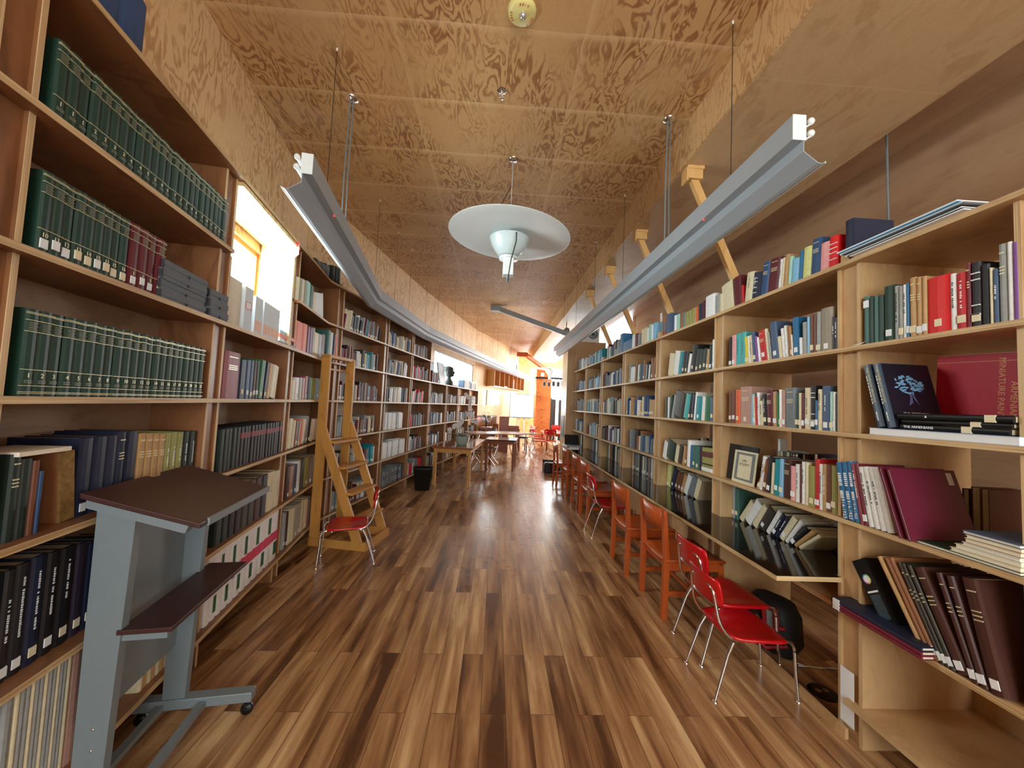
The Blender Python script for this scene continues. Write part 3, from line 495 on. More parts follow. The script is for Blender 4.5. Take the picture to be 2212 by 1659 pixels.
prow(LA, LZ[2], [(622, 906, 'c', 'L', 5), (629, 910, 'c', '', 6), (635, 912, 'd', 'L', 7), (642, 910, 'i', 'L', 8), (647, 908, 'o', '', 8), (651, 908, 'c', 'L', 9), (657, 902, 'h', 'L', 9), (664, 904, 'k', 'L', 8), (668, 908, 'c', '', 6), (676, 908, 'a', '', 5)], 686, 'fourth shelf, ' + G3)
prow(LA, LZ[1], [(617, 1010, 'D', 'L'), (625, 1009, 'q', 'L'), (633, 1006, 's', 'L'), (640, 998, 'w', 'L'), (647, 994, 'G'), (656, 990, 'v', 'L'), (666, 988, 'd', 'L'), (673, 986, 'i')], 681, 'second shelf from the floor, ' + G3)
prow(LA, LZ[0], [(610, 1112, 'h', 'L'), (615, 1110, 'k', 'L'), (620, 1104, 'c', 'L'), (627, 1102, 'c', ''), (634, 1094, 'i', 'L'), (641, 1090, 'i', 'L'), (648, 1084, 'c'), (655, 1083, 'c', 'L'), (662, 1080, 'd')], 672, 'bottom shelf, ' + G3)
for fi, (a, b, nme, pal) in enumerate([(.03, .24, 'ladder bay past the bend', 'dqwk'), (.37, 1.5, 'bay past the ladder', 'wkhcdmjTH'), (1.66, 2.62, 'bay of pale sets', 'whckHbq'), (2.77, 3.64, 'bin-side bay', 'mkhwRdH')]):
    for k, z in enumerate(LZ[:6]):
        if fi == 2 and k in (0, 1, 2): continue
        rrow(LB, z, a + .02, b - random.uniform(.02, .25), pal, '%s of the %s' % (['bottom shelf', 'second shelf', 'shelf below eye level', 'eye-level shelf', 'shelf above eye level', 'shelf under the top board'][k], nme), seed=fi * 20 + k, lean=(8 if (k + fi) % 3 == 0 else 0), d=.04, hs=(.18, .26))
rrow(LB, LZ[2], 1.68, 2.4, 'hwW', 'pale set on the shelf below eye level, bay of pale sets', seed=70, hs=(.26, .27), ws=(.04, .042))
rrow(LB, LZ[1], 1.68, 2.56, 'hw', 'pale set on the second shelf, bay of pale sets', seed=71, hs=(.24, .25), ws=(.045, .046), fl='w')
rrow(LB, LZ[0], 1.68, 2.56, 'HHn', 'grey set on the bottom shelf, bay of pale sets', seed=72, hs=(.25, .26), ws=(.045, .046), fl='w')
for k in range(4):
    a = [.08, 1.17, 2.14, 3.27][k]; b = [1.05, 2.0, 3.13, 4.2][k]
    for q, z in enumerate([.19, .63, 1.07, 1.51]): rrow(LC, z, a, b - random.uniform(.05, .35), 'whkHdcs', '%s shelf, %s low bookcase section' % (_ON[q + 1], _ON[k + 1]), seed=200 + k * 5 + q, lean=(7 if q == 3 else 0))
rrow(LC, 1.95, .12, .55, 'mHdw', 'top of the low bookcase', seed=300); rrow(LC, 1.95, 2.6, 3.9, 'wWhs', 'far top of the low bookcase', seed=301)
prow(LA, LZ[6], [(150, 0, 'b', 't', 0, .25), (205, 0, 'b', 't', 0, .25), (256, 0, 'b', '', 0, .24)], 310, 'very top of the wall bookcase', D_=.2)
prow(LA, LZ[6], [(683, 562, 'G', ''), (694, 566, 'G', ''), (703, 568, 'G', '')], 712, 'top board beside the letter card')
prow(LB, LZ[6], [(716, 572, 'G', ''), (723, 574, 'k', ''), (729, 578, 'G', '')], 735, 'top board just past the letter card')
# rows facing the side aisle, seen through the gaps of the open bookcase
FB = Frame((2.37, 0.4), (2.37, 9.0))
for i in range(6):
    y0, y1 = RP[i] + .08, RP[i + 1] - .08
    for k, z in enumerate(RZ[1:5]):
        if i == 0 and k != 1: continue
        rrow(Frame((2.35, y0), (2.35, y1)), z, 0 if i else .1, (y1 - y0) * (.9 if i else .8), 'kudHch' if k != 3 else 'kcdw', 'back row of the %s, %s' % (['end bay', 'counter-end bay', 'wooden-chair bay', 'third bay', 'fourth bay', 'fifth bay'][i], ['counter-height shelf', 'fourth shelf', 'eye-level shelf', 'upper shelf'][k]), seed=400 + i * 7 + k, d=0, hs=(.2, .25))
def marks(q, T, x, z0, z1, n, wd, m=None):
    """lettering too small to read in the photograph"""
    rg = random.Random(n * 7 + int(z0 * 999)); st = (z1 - z0) / n
    for k in range(n): q.box(x - wd / 2, x + wd / 2, -.001, .001, z0 + st * k, z0 + st * (k + rg.uniform(.55, .85)), m or M_WPAPER, T)
# ---------------------------------------------------------------- emit the queued books
BOOKS.sort(key=lambda b: -b['px'])
def detail(b, mb_l, mb_g, far=False):
    """labels, bands and lettering on the spine; returns which were used"""
    T, w_, h, fl = b['T'], b['w'], b['h'], b['fl']
    def sk(mb, z0, z1, m):
        hw = min(w_ * .45, .012); mb.box(w_ / 2 - hw, w_ / 2 + hw, -.0012, .004, z0, z1, m, T)
    def q(mb, z0, z1, m, x0=.08, x1=.92, e=.0012):
        mb.box(w_ * x0, w_ * x1, -e, .004 + w_ * .05, z0, z1, m, T)
    if 'L' in fl: z_ = .014 + .012 * ((h * 1e4) % 3) / 2; sk(mb_l, z_, z_ + .03, M_STICK if (h * 1e5) % 2 > 1 else M_WPAPER)
    if 'S' in fl: sk(mb_l, h - .055, h - .02, M_WPAPER)
    if 'w' in fl:
        for z in (.05, .085, h - .045, h - .07): q(mb_g, z, z + .004, M_WPAPER)
    if 'b' in fl and w_ > .007:
        c = M_BLK if b['c'] in 'cwWhMtpYli' else M_WPAPER
        rg = random.Random(int(h * 1e5)); z = h * rg.uniform(.3, .5); ze = h * rg.uniform(.7, .9); hw = min(.0032, w_ * .16)
        while z < ze: l = rg.uniform(.004, .009); mb_g.box(w_ * .5 - hw, w_ * .5 + hw * rg.uniform(.4, 1), -.001, .004, z, z + l * .62, c, T); z += l + (.008 if rg.random() < .15 else 0)
    if 't' in fl and w_ > .007:
        for z in (h * .62, h * .66, h * .70, h * .88): mb_g.box(w_ * .22, w_ * .78, -.001, .004, z, z + .004, M_GILT, T)
    if 'B' in fl: q(mb_g, h * .70, h * .84, mat('red_band', (120, 26, 30), .6), 0.0, 1.0, .0008)
    if 'V' in fl: q(mb_g, h * .62, h * .84, mat('law_label_red', (96, 36, 32), .5), 0, 1, .0008); q(mb_g, h * .3, h * .36, mat('law_label_dark', (70, 56, 30), .5), 0, 1, .0008); q(mb_l, .01, .04, M_WPAPER)
    if 'G' in fl:
        for z in (h * .955, h * .94, h * .865, h * .735, h * .30, ) + ((h * .115, h * .045, h * .028) if 'H' in fl else ()): q(mb_g, z, z + .0016, M_GILT, 0, 1, .0009)
        for k in range(5): mb_g.box(w_ * .2, w_ * (.8 - .1 * (k % 2)), -.001, .004, h * (.757 + .02 * k), h * (.757 + .02 * k) + .0016, mat('gilt_small_lettering', (150, 150, 124), .5, .2, noise=0), T)
        for k in range(2): mb_g.box(w_ * .25, w_ * .8, -.001, .004, h * (.15 + .022 * k), h * (.15 + .022 * k) + .002, MATS['gilt_small_lettering'], T)
    if 'P' in fl or 'Q' in fl:
        q(mb_g, h * .38, h * .55, mat('binder_pink', (214, 60, 96), .6), 0, .95, .0009); gm = mat('binder_green', (24, 84, 44), .6)
        if 'P' in fl: q(mb_g, h * .58, h * .88, gm, .3, .7, .001)
        else: q(mb_g, h * .1, h * .34, gm, .35, .8, .001)
    if 'O' in fl: q(mb_g, .0, h * .98, mat('flaking_leather', (136, 104, 52), .85, noise=.5, nscale=40, bump=.6), 0.0, 1.0, .001)
NB = 0; rest = MB(); VOL = 0
LIMIT = 298
for b in BOOKS:
    if b['px'] <= 0: continue
    T, w_, D_, h, c = b['T'], b['w'], b['D'], b['h'], b['c']
    if NB < LIMIT:
        NB += 1; nme = b['name']; base = T @ Vector((0, 0, 0))
        col = PNAME.get(c, 'dark'); thk = 'thin ' if w_ < .016 else ('thick ' if w_ > .042 else '')
        noun = {'book': 'book', 'encyclopedia_volume': 'volume', 'journal': 'journal', 'magazine_binder': 'magazine binder'}[nme]
        if nme == 'magazine_binder': col = 'white'; thk = ''
        lab = '%s%s %s, %s along the %s' % (thk, col, noun, ordw(b['idx']), b['place'])
        grp = {'book': 'library books', 'encyclopedia_volume': 'matching sets', 'journal': 'library journals', 'magazine_binder': 'magazine binders'}[nme] + ', ' + b['place']
        root = empty(nme, tuple(base), lab, 'book', grp)
        cv = MB(); cover_geo(cv, w_, D_, h, bm_(c), T); cv.build('cover', root)
        pg = MB(); page_geo(pg, w_, D_, h, M_PAGES, T); pg.build('page_block', root)
        ml, mg = MB(), MB(); detail(b, ml, mg)
        if b['text'] and 'G' in b['fl']: spine_text(mg, b['text'], w_, h, h * .235, T, M_GILT, size=min(.02, w_ * .75), vert=False)
        if 'A' in b['fl']:
            marks(mg, T, w_ * .5, h * .58, h * .82, 7, w_ * .5); marks(mg, T, w_ * .5, h * .36, h * .5, 5, w_ * .5); spine_text(mg, '1914-1923', w_, h, h * .2, T, M_WPAPER, size=w_ * .8)
        if ml.v: ml.build('spine_label', root)
        if mg.v: mg.build('spine_lettering', root)
    else:
        cover_geo(rest, w_, D_, h, bm_(c), T); page_geo(rest, w_, D_, h, M_PAGES, T)
        if b['px'] > 60: detail(b, rest, rest)
o = rest.build('book'); tag(o, 'all the small distant books filling the far shelves of both bookcases', 'book', None, 'stuff')
print('BOOKS objects', NB, 'of', len(BOOKS), 'smallest px', BOOKS[min(LIMIT, len(BOOKS) - 1)]['px'])
# ---------------------------------------------------------------- special books, boxes and papers
def flatbook(name, T, w_, D_, h, m, label, cat='book', pages=True, group=None, texts=(), texm=None, parts=()):
    """book lying or leaning with its own matrix; local x thickness, y depth, z height"""
    root = empty(name, tuple(T @ Vector((0, 0, 0))), label, cat, group)
    cv = MB(); cover_geo(cv, w_, D_, h, m, T); cv.build('cover', root)
    if pages: pg = MB(); page_geo(pg, w_, D_, h, M_PAGES, T); pg.build('page_block', root)
    for nm_, fn in parts: q = MB(); fn(q, T); q.build(nm_, root)
    return root
def LT(fr, s, d, z): return fr.M @ Matrix.Translation((s, d, z))
def face_text(body, size, m, mb, T, x, y, z, rot=0):
    """lettering on the face x=const of a book, reading along depth (seen from -s side or +s side)"""
    vs, fs = text_geo(body, size); c, s_ = math.cos(rot), math.sin(rot)
    Q = Matrix(((0, 0, 1, x), (-c, s_, 0, y), (s_, c, 0, z), (0, 0, 0, 1))); mb.add(vs, fs, m, T @ Q)
# end bay: dark pair with the sculpture photograph, red quarto, stack of black volumes
def sp(body, sz, z, m, along=.55):
    return lambda q, T, w_=.034: spine_text(q, body, w_, 0, z, T, m, size=sz, along=along)
M_NAVYJ = mat('slate_jacket', (50, 68, 88), .35, noise=.06); M_JDARK = mat('jacket_night_blue', (26, 26, 40), .4)
s_ = RT.s_px(1893, RZ[3], .0)
base_z = RZ[3] + .034
def cover_art(q, T):
    # pale blue ruffled sculpture photographed on the front board
    mA = mat('photo_pale_blue', (120, 172, 214), .5, noise=.35, nscale=60); rg = random.Random(4); Q = T @ Matrix.Translation((.0352, .118, .200))
    for k in range(70):
        a, r_ = rg.uniform(0, 2 * PI), math.sqrt(rg.random()); y, z = .068 * r_ * math.cos(a), .042 * r_ * math.sin(a); t = rg.uniform(0, PI)
        dy, dz = .013 * math.cos(t), .008 * math.sin(t)
        q.add([(0, y - dy, z - dz), (.0006, y - dz * .5, z + dy * .4), (0, y + dy, z + dz), (.0003, y + dz * .5, z - dy * .4)], [(0, 1, 2, 3)], mA, Q)
    q.add([(0, -.008, -.035), (0, .006, -.035), (0, .001, -.085), (0, -.02, -.1), (0, -.006, -.06)], [(0, 1, 2, 3, 4)], mat('photo_stem', (92, 100, 140), .5), Q)
    q.add([(0, .002, -.04), (0, .012, -.04), (0, .03, -.1), (0, .012, -.07)], [(0, 1, 2, 3)], mat('photo_stem', (92, 100, 140), .5), Q)
def front(q, T): q.box(.0342, .0348, .012, .236, .002, .297, M_JDARK, T)
def cov_txt(q, T):
    for b_, sz, z in (('THE ARMENIAN', .017, .062), ('GENOCIDE', .026, .038)):
        vs, fs = text_geo(b_, sz); q.add(vs, fs, mat('jacket_lettering', (214, 204, 184), .5), T @ Matrix(((0, 0, 1, .0358), (1, 0, 0, .12), (0, 1, 0, z), (0, 0, 0, 1))))
for k in range(2):
    T = LT(RT, s_ + .046 * k, .0, base_z) @ Matrix.Rotation(math.radians(-13), 4, 'Y')
    pr = [('spine_lettering', lambda q, T: (spine_text(q, 'THE ARMENIAN GENOCIDE', .034, 0, .2, T, M_GILT, size=.0135, along=.62), marks(q, T, .010, .11, .25, 9, .003), marks(q, T, .017, .03, .075, 5, .004)))]
    if k: pr += [('jacket_front', front), ('cover_picture', cover_art), ('cover_title', cov_txt)]
    flatbook('book', T, .034, .24, .3, M_NAVYJ, ['slate-blue jacketed volume leaning at the outside of the matching pair', 'slate-blue jacketed volume with a pale blue sculpture photograph on its front'][k], group='leaning slate-blue pair', parts=pr)
# red quarto standing behind
Tq = RT.M @ Matrix.Translation((RT.s_px(2020, RZ[3], .27), .27, base_z + .04)) @ Matrix.Rotation(math.radians(3), 4, 'Y') @ Matrix(((0, 1, 0, 0), (-1, 0, 0, .03), (0, 0, 1, 0), (0, 0, 0, 1)))
root = empty('book', tuple(Tq @ Vector((0, 0, 0))), 'large crimson folio with gilt title turned sideways behind the black stack', 'book')
q = MB(); q.box(0, .03, 0, .42, 0, .30, mat('crimson_cloth', (190, 16, 48), .5, noise=.05, nscale=80), Tq); q.build('cover', root)
q = MB(); q.box(.002, .028, .004, .416, .3, .302, M_PAGES, Tq); q.build('page_block', root)
q = MB()
_s0 = RT.s_px(2020, RZ[3], .27)
for b_, y in (('MINIATURE PAINTINGS', RT.s_px(2143, RZ[3] + .2, .24) - _s0), ('ARMENIAN', RT.s_px(2170, RZ[3] + .2, .24) - _s0)):
    vs, fs = text_geo(b_, .030); q.add(vs, fs, mat('gilt_title', (214, 150, 96), .4, .2, noise=0), Tq @ Matrix(((0, 0, 1, .0302), (0, 1, 0, y), (-1, 0, 0, .125 if 'MIN' in b_ else .11), (0, 0, 0, 1))))
q.box(.03, .0306, 0, .42, .268, .270, mat('gilt_title', (214, 150, 96)), Tq); q.build('cover_lettering', root)
# flat stack of black volumes and the pale one below them
def flat(fr, s0, s1, d, z, th, D_, m, label, title=None, tpos=.3, stick=None, rot=0, group=None, cat='book', spine_out=True, name='book', tsize=None, lab_m=None):
    """book lying flat, spine to the room; runs s0..s1"""
    L = s1 - s0; T = fr.M @ Matrix.Translation(((s0 + s1) / 2, d, z)) @ Matrix.Rotation(rot, 4, 'Z') @ Matrix.Translation((-L / 2, 0, 0)) @ Matrix(((0, 0, 1, 0), (0, 1, 0, 0), (-1, 0, 0, th), (0, 0, 0, 1)))
    root = empty(name, tuple(T @ Vector((0, 0, 0))), label, cat, group)
    if spine_out:
        q = MB(); cover_geo(q, th, D_, L, m, T); q.build('cover', root); q = MB(); page_geo(q, th, D_, L, M_PAGES, T); q.build('page_block', root)
    else:
        q = MB(); q.box(0, .002, 0, D_, 0, L, m, T); q.box(th - .002, th, 0, D_, 0, L, m, T); q.box(0, th, D_ - .002, D_, 0, L, m, T); q.build('cover', root)
        q = MB(); q.box(.002, th - .002, .003, D_ - .002, .003, L - .003, lab_m or M_PAPER, T); q.build('page_block', root)
    if title:
        q = MB(); vs, fs = text_geo(title, tsize or th * .62); q.add(vs, fs, M_WPAPER, T @ Matrix(((0, -1, 0, th * .5), (0, 0, -1, -.0006), (1, 0, 0, L * tpos), (0, 0, 0, 1)))); q.build('spine_lettering', root)
    if stick is not None: q = MB(); q.box(-.0002, th + .0002, -.001, .006, L * stick, L * stick + .03, M_STICK, T); q.build('spine_label', root)
    return root
sx = lambda px, z, d=.02: RT.s_px(px, z, d)
zb = RZ[3]
flat(RT, sx(1885, zb), sx(2215, zb), .0, zb, .032, .26, mat('pale_blue_cover', (150, 170, 200), .4), 'pale blue-edged picture volume lying under the black stack, page edges out', spine_out=False, lab_m=M_WPAPER)
flat(RT, sx(1948, zb), sx(2185, zb), .012, zb + .033, .024, .2, M_BLK, 'black volume lettered THE ARMENIANS, lowest of the flat black stack', 'THE ARMENIANS', .2, .62, group='flat black stack')
flat(RT, sx(1950, zb), sx(2190, zb), .014, zb + .058, .018, .2, M_BLK, 'black volume in the middle of the flat black stack, tan label', None, .3, .68, group='flat black stack')
flat(RT, sx(1942, zb), sx(2195, zb), .010, zb + .077, .026, .21, M_BLK, 'black volume on top of the flat black stack, lettered spine', '&', .3, .8, group='flat black stack', tsize=.013)
# burgundy annuals and folders on the fourth shelf of the end bay
zf = RZ[2]
for k, (px, lean, lb, D_, h_) in enumerate([(1942, -17, 'burgundy plastic-covered folder standing behind the big burgundy folder', .30, .30), (1962, -17, 'big burgundy folder with a white barcode sticker, leaning outermost', .30, .30)]):
    T = LT(RT, sx(px, zf, -.02), -.02, zf) @ Matrix.Rotation(math.radians(lean), 4, 'Y'); root = empty('folder', tuple(T @ Vector((0, 0, 0))), lb, 'folder')
    q = MB(); q.box(0, .0035, 0, D_, 0, h_, mat('burgundy_vinyl', (110, 34, 56), .35, noise=.05), T); q.box(.010, .0135, 0, D_, 0, h_, MATS['burgundy_vinyl'], T); q.box(0, .0135, D_ - .004, D_, 0, h_, MATS['burgundy_vinyl'], T); q.build('cover', root)
    q = MB(); q.box(.004, .0095, .004, D_ - .01, .004, h_ - .006, M_WPAPER, T); q.build('page_block', root)
    if k: q = MB(); q.box(.0136, .014, D_ - .045, D_ - .02, h_ - .065, h_ - .012, M_WPAPER, T); q.build('barcode_sticker', root)
rg = random.Random(12); z = zf; st = [('dark green flat folder lying under the stacked booklets', 'g', .012, 1985, 2215, 0), ('cream booklet low in the stack on the green folder', 'c', .014, 2060, 2215, 0), ('cream thick booklet in the stack beside the burgundy folder', 'c', .018, 2072, 2215, .03),
    ('dark-edged booklet in the stack beside the burgundy folder', 'w', .012, 2085, 2215, -.03), ('tan booklet in the stack beside the burgundy folder', 'a', .016, 2092, 2215, .02), ('pale tan booklet second from the top of the stack', 'c', .012, 2096, 2215, .05), ('booklet with a blue landscape cover on top of the stack', 's', .012, 2086, 2215, -.02)]
for lb, c, th, p0, p1, r_ in st:
    flat(RT, sx(p0, z), sx(p1, z), .004, z, th, .22, bm_(c), lb, spine_out=False, rot=r_, group='booklet stack in the end bay', name='booklet', cat='booklet'); z += th + .001
# bottom open shelf: flat navy and red binders, black boxed device
z = RZ[1]
for k, (c, lb) in enumerate([('j', 'red bound volume lying lowest of the three flat ones at the post'), ('j', 'red bound volume lying in the middle of the three flat ones'), ('n', 'navy bound volume lying on top of the two red ones')]):
    T = RT.M @ Matrix.Translation((sx(1818, z, 0), -.055, z)) @ Matrix.Rotation(math.radians(0), 4, 'Z') @ Matrix(((0, 0, 1, 0), (0, 1, 0, 0), (-1, 0, 0, .016), (0, 0, 0, 1)))
    root = empty('book', tuple(T @ Vector((0, 0, 0))), lb, 'book', 'flat volumes at the post'); q = MB(); cover_geo(q, .0155, .3, .40, bm_(c), T); q.build('cover', root)
    q = MB(); page_geo(q, .0155, .3, .40, M_PAPER, T); q.build('page_block', root); q = MB(); q.box(0, .0155, -.001, .005, .01, .045, M_WPAPER, T); q.build('spine_label', root); z += .0165
T = LT(RT, sx(1935, RZ[1], .03), .03, z + .001) @ Matrix.Translation((.015, -.03, 0)) @ Matrix.Rotation(math.radians(-33), 4, 'Y'); root = empty('product_box', tuple(T @ Vector((0, 0, 0))), 'black retail box with a colour-ringed disc mark, tilted on the flat volumes', 'box')
q = MB(); q.box(-.075, 0, .02, .21, 0, .27, M_BLK, T); q.build('carton', root)
q = MB(); Q = T @ Matrix.Translation((-.04, .0195, .185)) @ Matrix.Rotation(PI / 2, 4, 'X'); q.lathe([(.0001, 0), (.016, 0)], M_WPAPER, 20, Q)
for k, c in enumerate([(120, 200, 90), (60, 150, 210), (200, 60, 130), (230, 200, 60)]):
    a0, a1 = k * PI / 2, (k + 1) * PI / 2; vs = [(r_ * math.cos(a0 + (a1 - a0) * i / 6), r_ * math.sin(a0 + (a1 - a0) * i / 6), -.0002) for i in range(7) for r_ in (.016, .021)]
    q.add(vs, [(2 * i, 2 * i + 1, 2 * i + 3, 2 * i + 2) for i in range(6)], mat('ring_%d' % k, c, .5, noise=0), Q)
q.box(-.068, -.012, .0195, .0199, .128, .136, M_WPAPER, T); q.box(-.066, -.014, .0195, .0199, .02, .12, mat('box_photo', (60, 74, 80), .4, noise=.5, nscale=50), T); q.box(-.06, -.03, .03, .07, .2702, .2706, mat('blue_sticker', (60, 130, 200), .4), T); q.build('printed_panel', root)
def sheet(name, pts, m, label, cat='paper', th=.0012):
    a, b, c, d = [Vector(p) for p in pts]; n = (b - a).cross(d - a).normalized() * th; q = MB(); q.add([a, b, c, d, a + n, b + n, c + n, d + n], [(0, 1, 2, 3), (7, 6, 5, 4), (0, 4, 5, 1), (1, 5, 6, 2), (2, 6, 7, 3), (3, 7, 4, 0)], m); return tag(q.build(name), label, cat)
X = 1.845; sheet('paper_sheet', [RT.p(sx(1862, .9, .05), .30, .96), RT.p(sx(1862, .9, .05), .07, .96), RT.p(sx(1862, .9, .05), .07, .81), RT.p(sx(1862, .9, .05), .30, .81)], M_WPAPER, 'white sheet taped inside the end bay above the black retail box')
a = RT.s_px(1824, .3, .05); b = RT.s_px(1854, .3, .05)
sheet('paper_sheet', [RT.p(a, .028, .32), RT.p(b, .028, .32), RT.p(b, .028, .06), RT.p(a, .028, .06)], M_WPAPER, 'white paper hanging on the twin post at the low shelf')
sheet('tissue', [RT.p(sx(1849, RZ[4]), .0, RZ[4] + .001), RT.p(sx(1865, RZ[4]), .0, RZ[4] + .001), RT.p(sx(1865, RZ[4]), .03, RZ[4] + .018), RT.p(sx(1850, RZ[4]), .03, RZ[4] + .014)], M_WPAPER, 'crumpled white tissue on the upper shelf edge at the twin post', 'tissue')
# top board items
zt = RZ[5]; cs = [M_WPAPER, mat('magazine_blue', (70, 150, 200), .3), M_WPAPER, mat('magazine_grey', (110, 110, 112), .3), M_BLK, M_WPAPER, mat('magazine_dark', (60, 60, 64), .3), M_WPAPER]
for k in range(8):
    th = .004 + .002 * (k % 3); s0 = sx(1812 - 3 * (k % 3), zt, -.02) + .02 * (7 - k) * .5; s1 = sx(2092, zt, -.01) - .008 * (k % 4)
    q = MB(); q.box(s0, s1, -.03 + .006 * (k % 3), .24, zt + .0315 - 0 + .0065 * (k - 5) + .0012, zt + .0315 + .0065 * (k - 5) + th + .0012, cs[7 - k], RT.M); tag(q.build('magazine'), ['bottom', 'second', 'third', 'fourth', 'fifth', 'sixth', 'seventh', 'top'][k] + ' magazine from below in the slipping pile on the top board', 'magazine', 'magazine pile on the top board')
T = LT(RT, sx(1783, zt, .2), .32, zt) @ Matrix.Rotation(math.radians(0), 4, 'Y'); T2 = RT.M @ Matrix.Translation((sx(1745, zt, .3), .3, zt)) @ Matrix.Rotation(math.radians(-6), 4, 'Y')
root = empty('book', tuple(T2 @ Vector((0, 0, 0))), 'wide bright red album standing behind the books on the top board', 'book'); q = MB(); q.box(0, .40, 0, .016, 0, .27, bm_('R'), T2); q.build('cover', root); q = MB(); q.box(.40, .402, .001, .015, 0, .27, M_BLK, T2); q.build('black_edge', root)
T3 = LT(RT, 9 - RP[1] - .02, .03, 2.445); root = empty('book', tuple(T3 @ Vector((0, 0, 0))), 'dark navy volume perched on the post end above the top board', 'book'); q = MB(); cover_geo(q, .05, .22, .15, bm_('n'), T3); q.build('cover', root); q = MB(); page_geo(q, .05, .22, .15, M_PAGES, T3); q.build('page_block', root)
# spiral-bound book with the cream booklet in front
M_NB = mat('spiral_black_cover', (22, 22, 26), .5)
def facing(fr, px0, px1, z, h, d, m, name, label, lean=6, th=.008):
    s0, s1 = fr.s_px(px0, z, d), fr.s_px(px1, z, d); T = fr.M @ Matrix.Translation((s0, d, z)) @ Matrix.Rotation(math.radians(-lean), 4, 'X'); root = empty(name, tuple(T @ Vector((0, 0, 0))), label, 'book')
    q = MB(); q.box(0, s1 - s0, 0, th, 0, h, m, T); q.build('cover', root); return root, T, s1 - s0
z = RZ[2]
root, T, W_ = facing(RT, 1566, 1629, z, .27, .07, M_NB, 'spiral_notebook', 'black spiral-bound book with white coils at the bay post', th=.012)
q = MB()
for k in range(30): q.tube([(-.004, .0 + .009 * math.cos(t), .008 + k * .0086 + .003 * math.sin(t)) if False else (.006 - .008 * math.cos(t), .006 + .010 * math.sin(t), .010 + k * .0086) for t in [2 * PI * i / 8 for i in range(9)]], .0012, M_WHITE, 4, T, cap=False)
q.build('spiral_binding', root)
root, T, W_ = facing(RT, 1580, 1628, z, .235, .045, mat('cream_wrapper', (220, 212, 180), .8, noise=.1), 'booklet', 'cream booklet with a grey ornamental frame and Armenian title', th=.006, lean=7)
q = MB(); q.box(W_ * .1, W_ * .93, -.0006, 0, .02, .222, mat('ornament_grey', (120, 124, 124), .8, noise=.5, nscale=120), T); q.box(W_ * .22, W_ * .8, -.001, -.0005, .035, .205, mat('cream_wrapper', (220, 212, 180)), T); q.build('ornamental_frame', root)
q = MB()
for b_, zz in (('ՍԵՒ', .162), ('ՕՐԱԳԻՐ', .136)):
    vs, fs = text_geo(b_, .026); q.add(vs, fs, M_BLK, T @ Matrix(((1, 0, 0, W_ * .5), (0, 0, -1, -.0012), (0, 1, 0, zz), (0, 0, 0, 1))))
q.build('title_lettering', root)
# grey archive boxes: a stack of four and a stack of three
M_ARCH = mat('archive_grey_board', (98, 106, 114), .75, noise=.05); M_ARCHD = mat('archive_edge', (44, 48, 54), .7)
def abox(T, w_, D_, h, label, grp):
    root = empty('archive_box', tuple(T @ Vector((0, 0, 0))), label, 'box', grp)
    q = MB(); q.box(.002, w_ - .002, .002, D_, 0, h * .45, M_ARCH, T); q.build('tray', root)
    q = MB(); q.box(0, w_, 0, D_, h * .42, h - .001, M_ARCH, T); q.build('lid', root)
    q = MB(); q.box(-.0006, .001, .001, .012, h * .1, h * .9, M_ARCHD, T); q.box(-.0006, .012, -.0008, .001, h * .1, h * .9, M_ARCHD, T); q.build('metal_corner', root)
    q = MB(); q.ball((w_ * .55, -.001, h * .33), .006, M_BLK, 8, 5, (.8, .5, 1.3), T); q.build('pull_tab', root)
s0, s1, s2, s3 = LA.s_px(343, LZ[4]), LA.s_px(446, LZ[4]), LA.s_px(451, LZ[4]), LA.s_px(492, LZ[4])
for k in range(4): abox(LT(LA, s0 + .012 * (k == 3) , .02 + .006 * (k % 2), LZ[4] + .0005 + k * .046), s1 - s0 - .012, .25, .046, ['bottom', 'second', 'third', 'top'][k] + ' grey archive box of the stack of four', 'grey archive boxes')
for k in range(3): abox(LT(LA, s2, .02 + .004 * k, LZ[4] + .0005 + k * .053), s3 - s2, .25, .053, ['bottom', 'middle', 'top'][k] + ' grey archive box of the stack of three', 'grey archive boxes')
# white box files in the recess
M_BF = mat('box_file_white', (206, 216, 222), .6, noise=.02); M_BFL = mat('peach_label', (236, 196, 176), .7)
for k, (p0, p1, h_, lb) in enumerate([(496, 523, .30, 'tall cream box file at the post with a drawn letter'), (524, 541, .285, 'white box file with a pink framed label, second from the post'), (547, 563, .262, 'white box file with a peach label, third from the post'),
        (566, 576, .26, 'white box file, fourth from the post'), (576, 583, .258, 'white box file, fifth from the post'), (583, 591, .256, 'white box file, sixth from the post'), (591, 600, .254, 'last white box file, next to the small pile of pads')]):
    a, b = LA.s_px(p0, LZ[4], .03), LA.s_px(p1, LZ[4], .03); T = LT(LA, a, .03 if k else .05, LZ[4] + .0005); w_ = b - a - .001
    root = empty('box_file', tuple(T @ Vector((0, 0, 0))), lb, 'box file', 'white box files in the window recess'); q = MB(); q.box(0, w_, 0, .24, 0, h_, M_BF if k else M_PAPER, T); q.build('file_case', root)
    q = MB()
    if k == 1: q.box(w_ * .12, w_ * .9, -.001, 0, h_ * .5, h_ * .68, mat('pink_label', (226, 130, 150), .7), T); q.box(w_ * .22, w_ * .8, -.0015, 0, h_ * .52, h_ * .66, M_WPAPER, T)
    elif k: q.box(w_ * .04, w_ * .94, -.001, 0, h_ * .10, h_ * .38, M_BFL, T)
    if q.v: q.build('file_label', root)
    q = MB(); q.ball((w_ * .5, -.0005, .004), .007, M_BLK, 8, 5, (1, .3, 1), T); q.build('finger_notch', root)
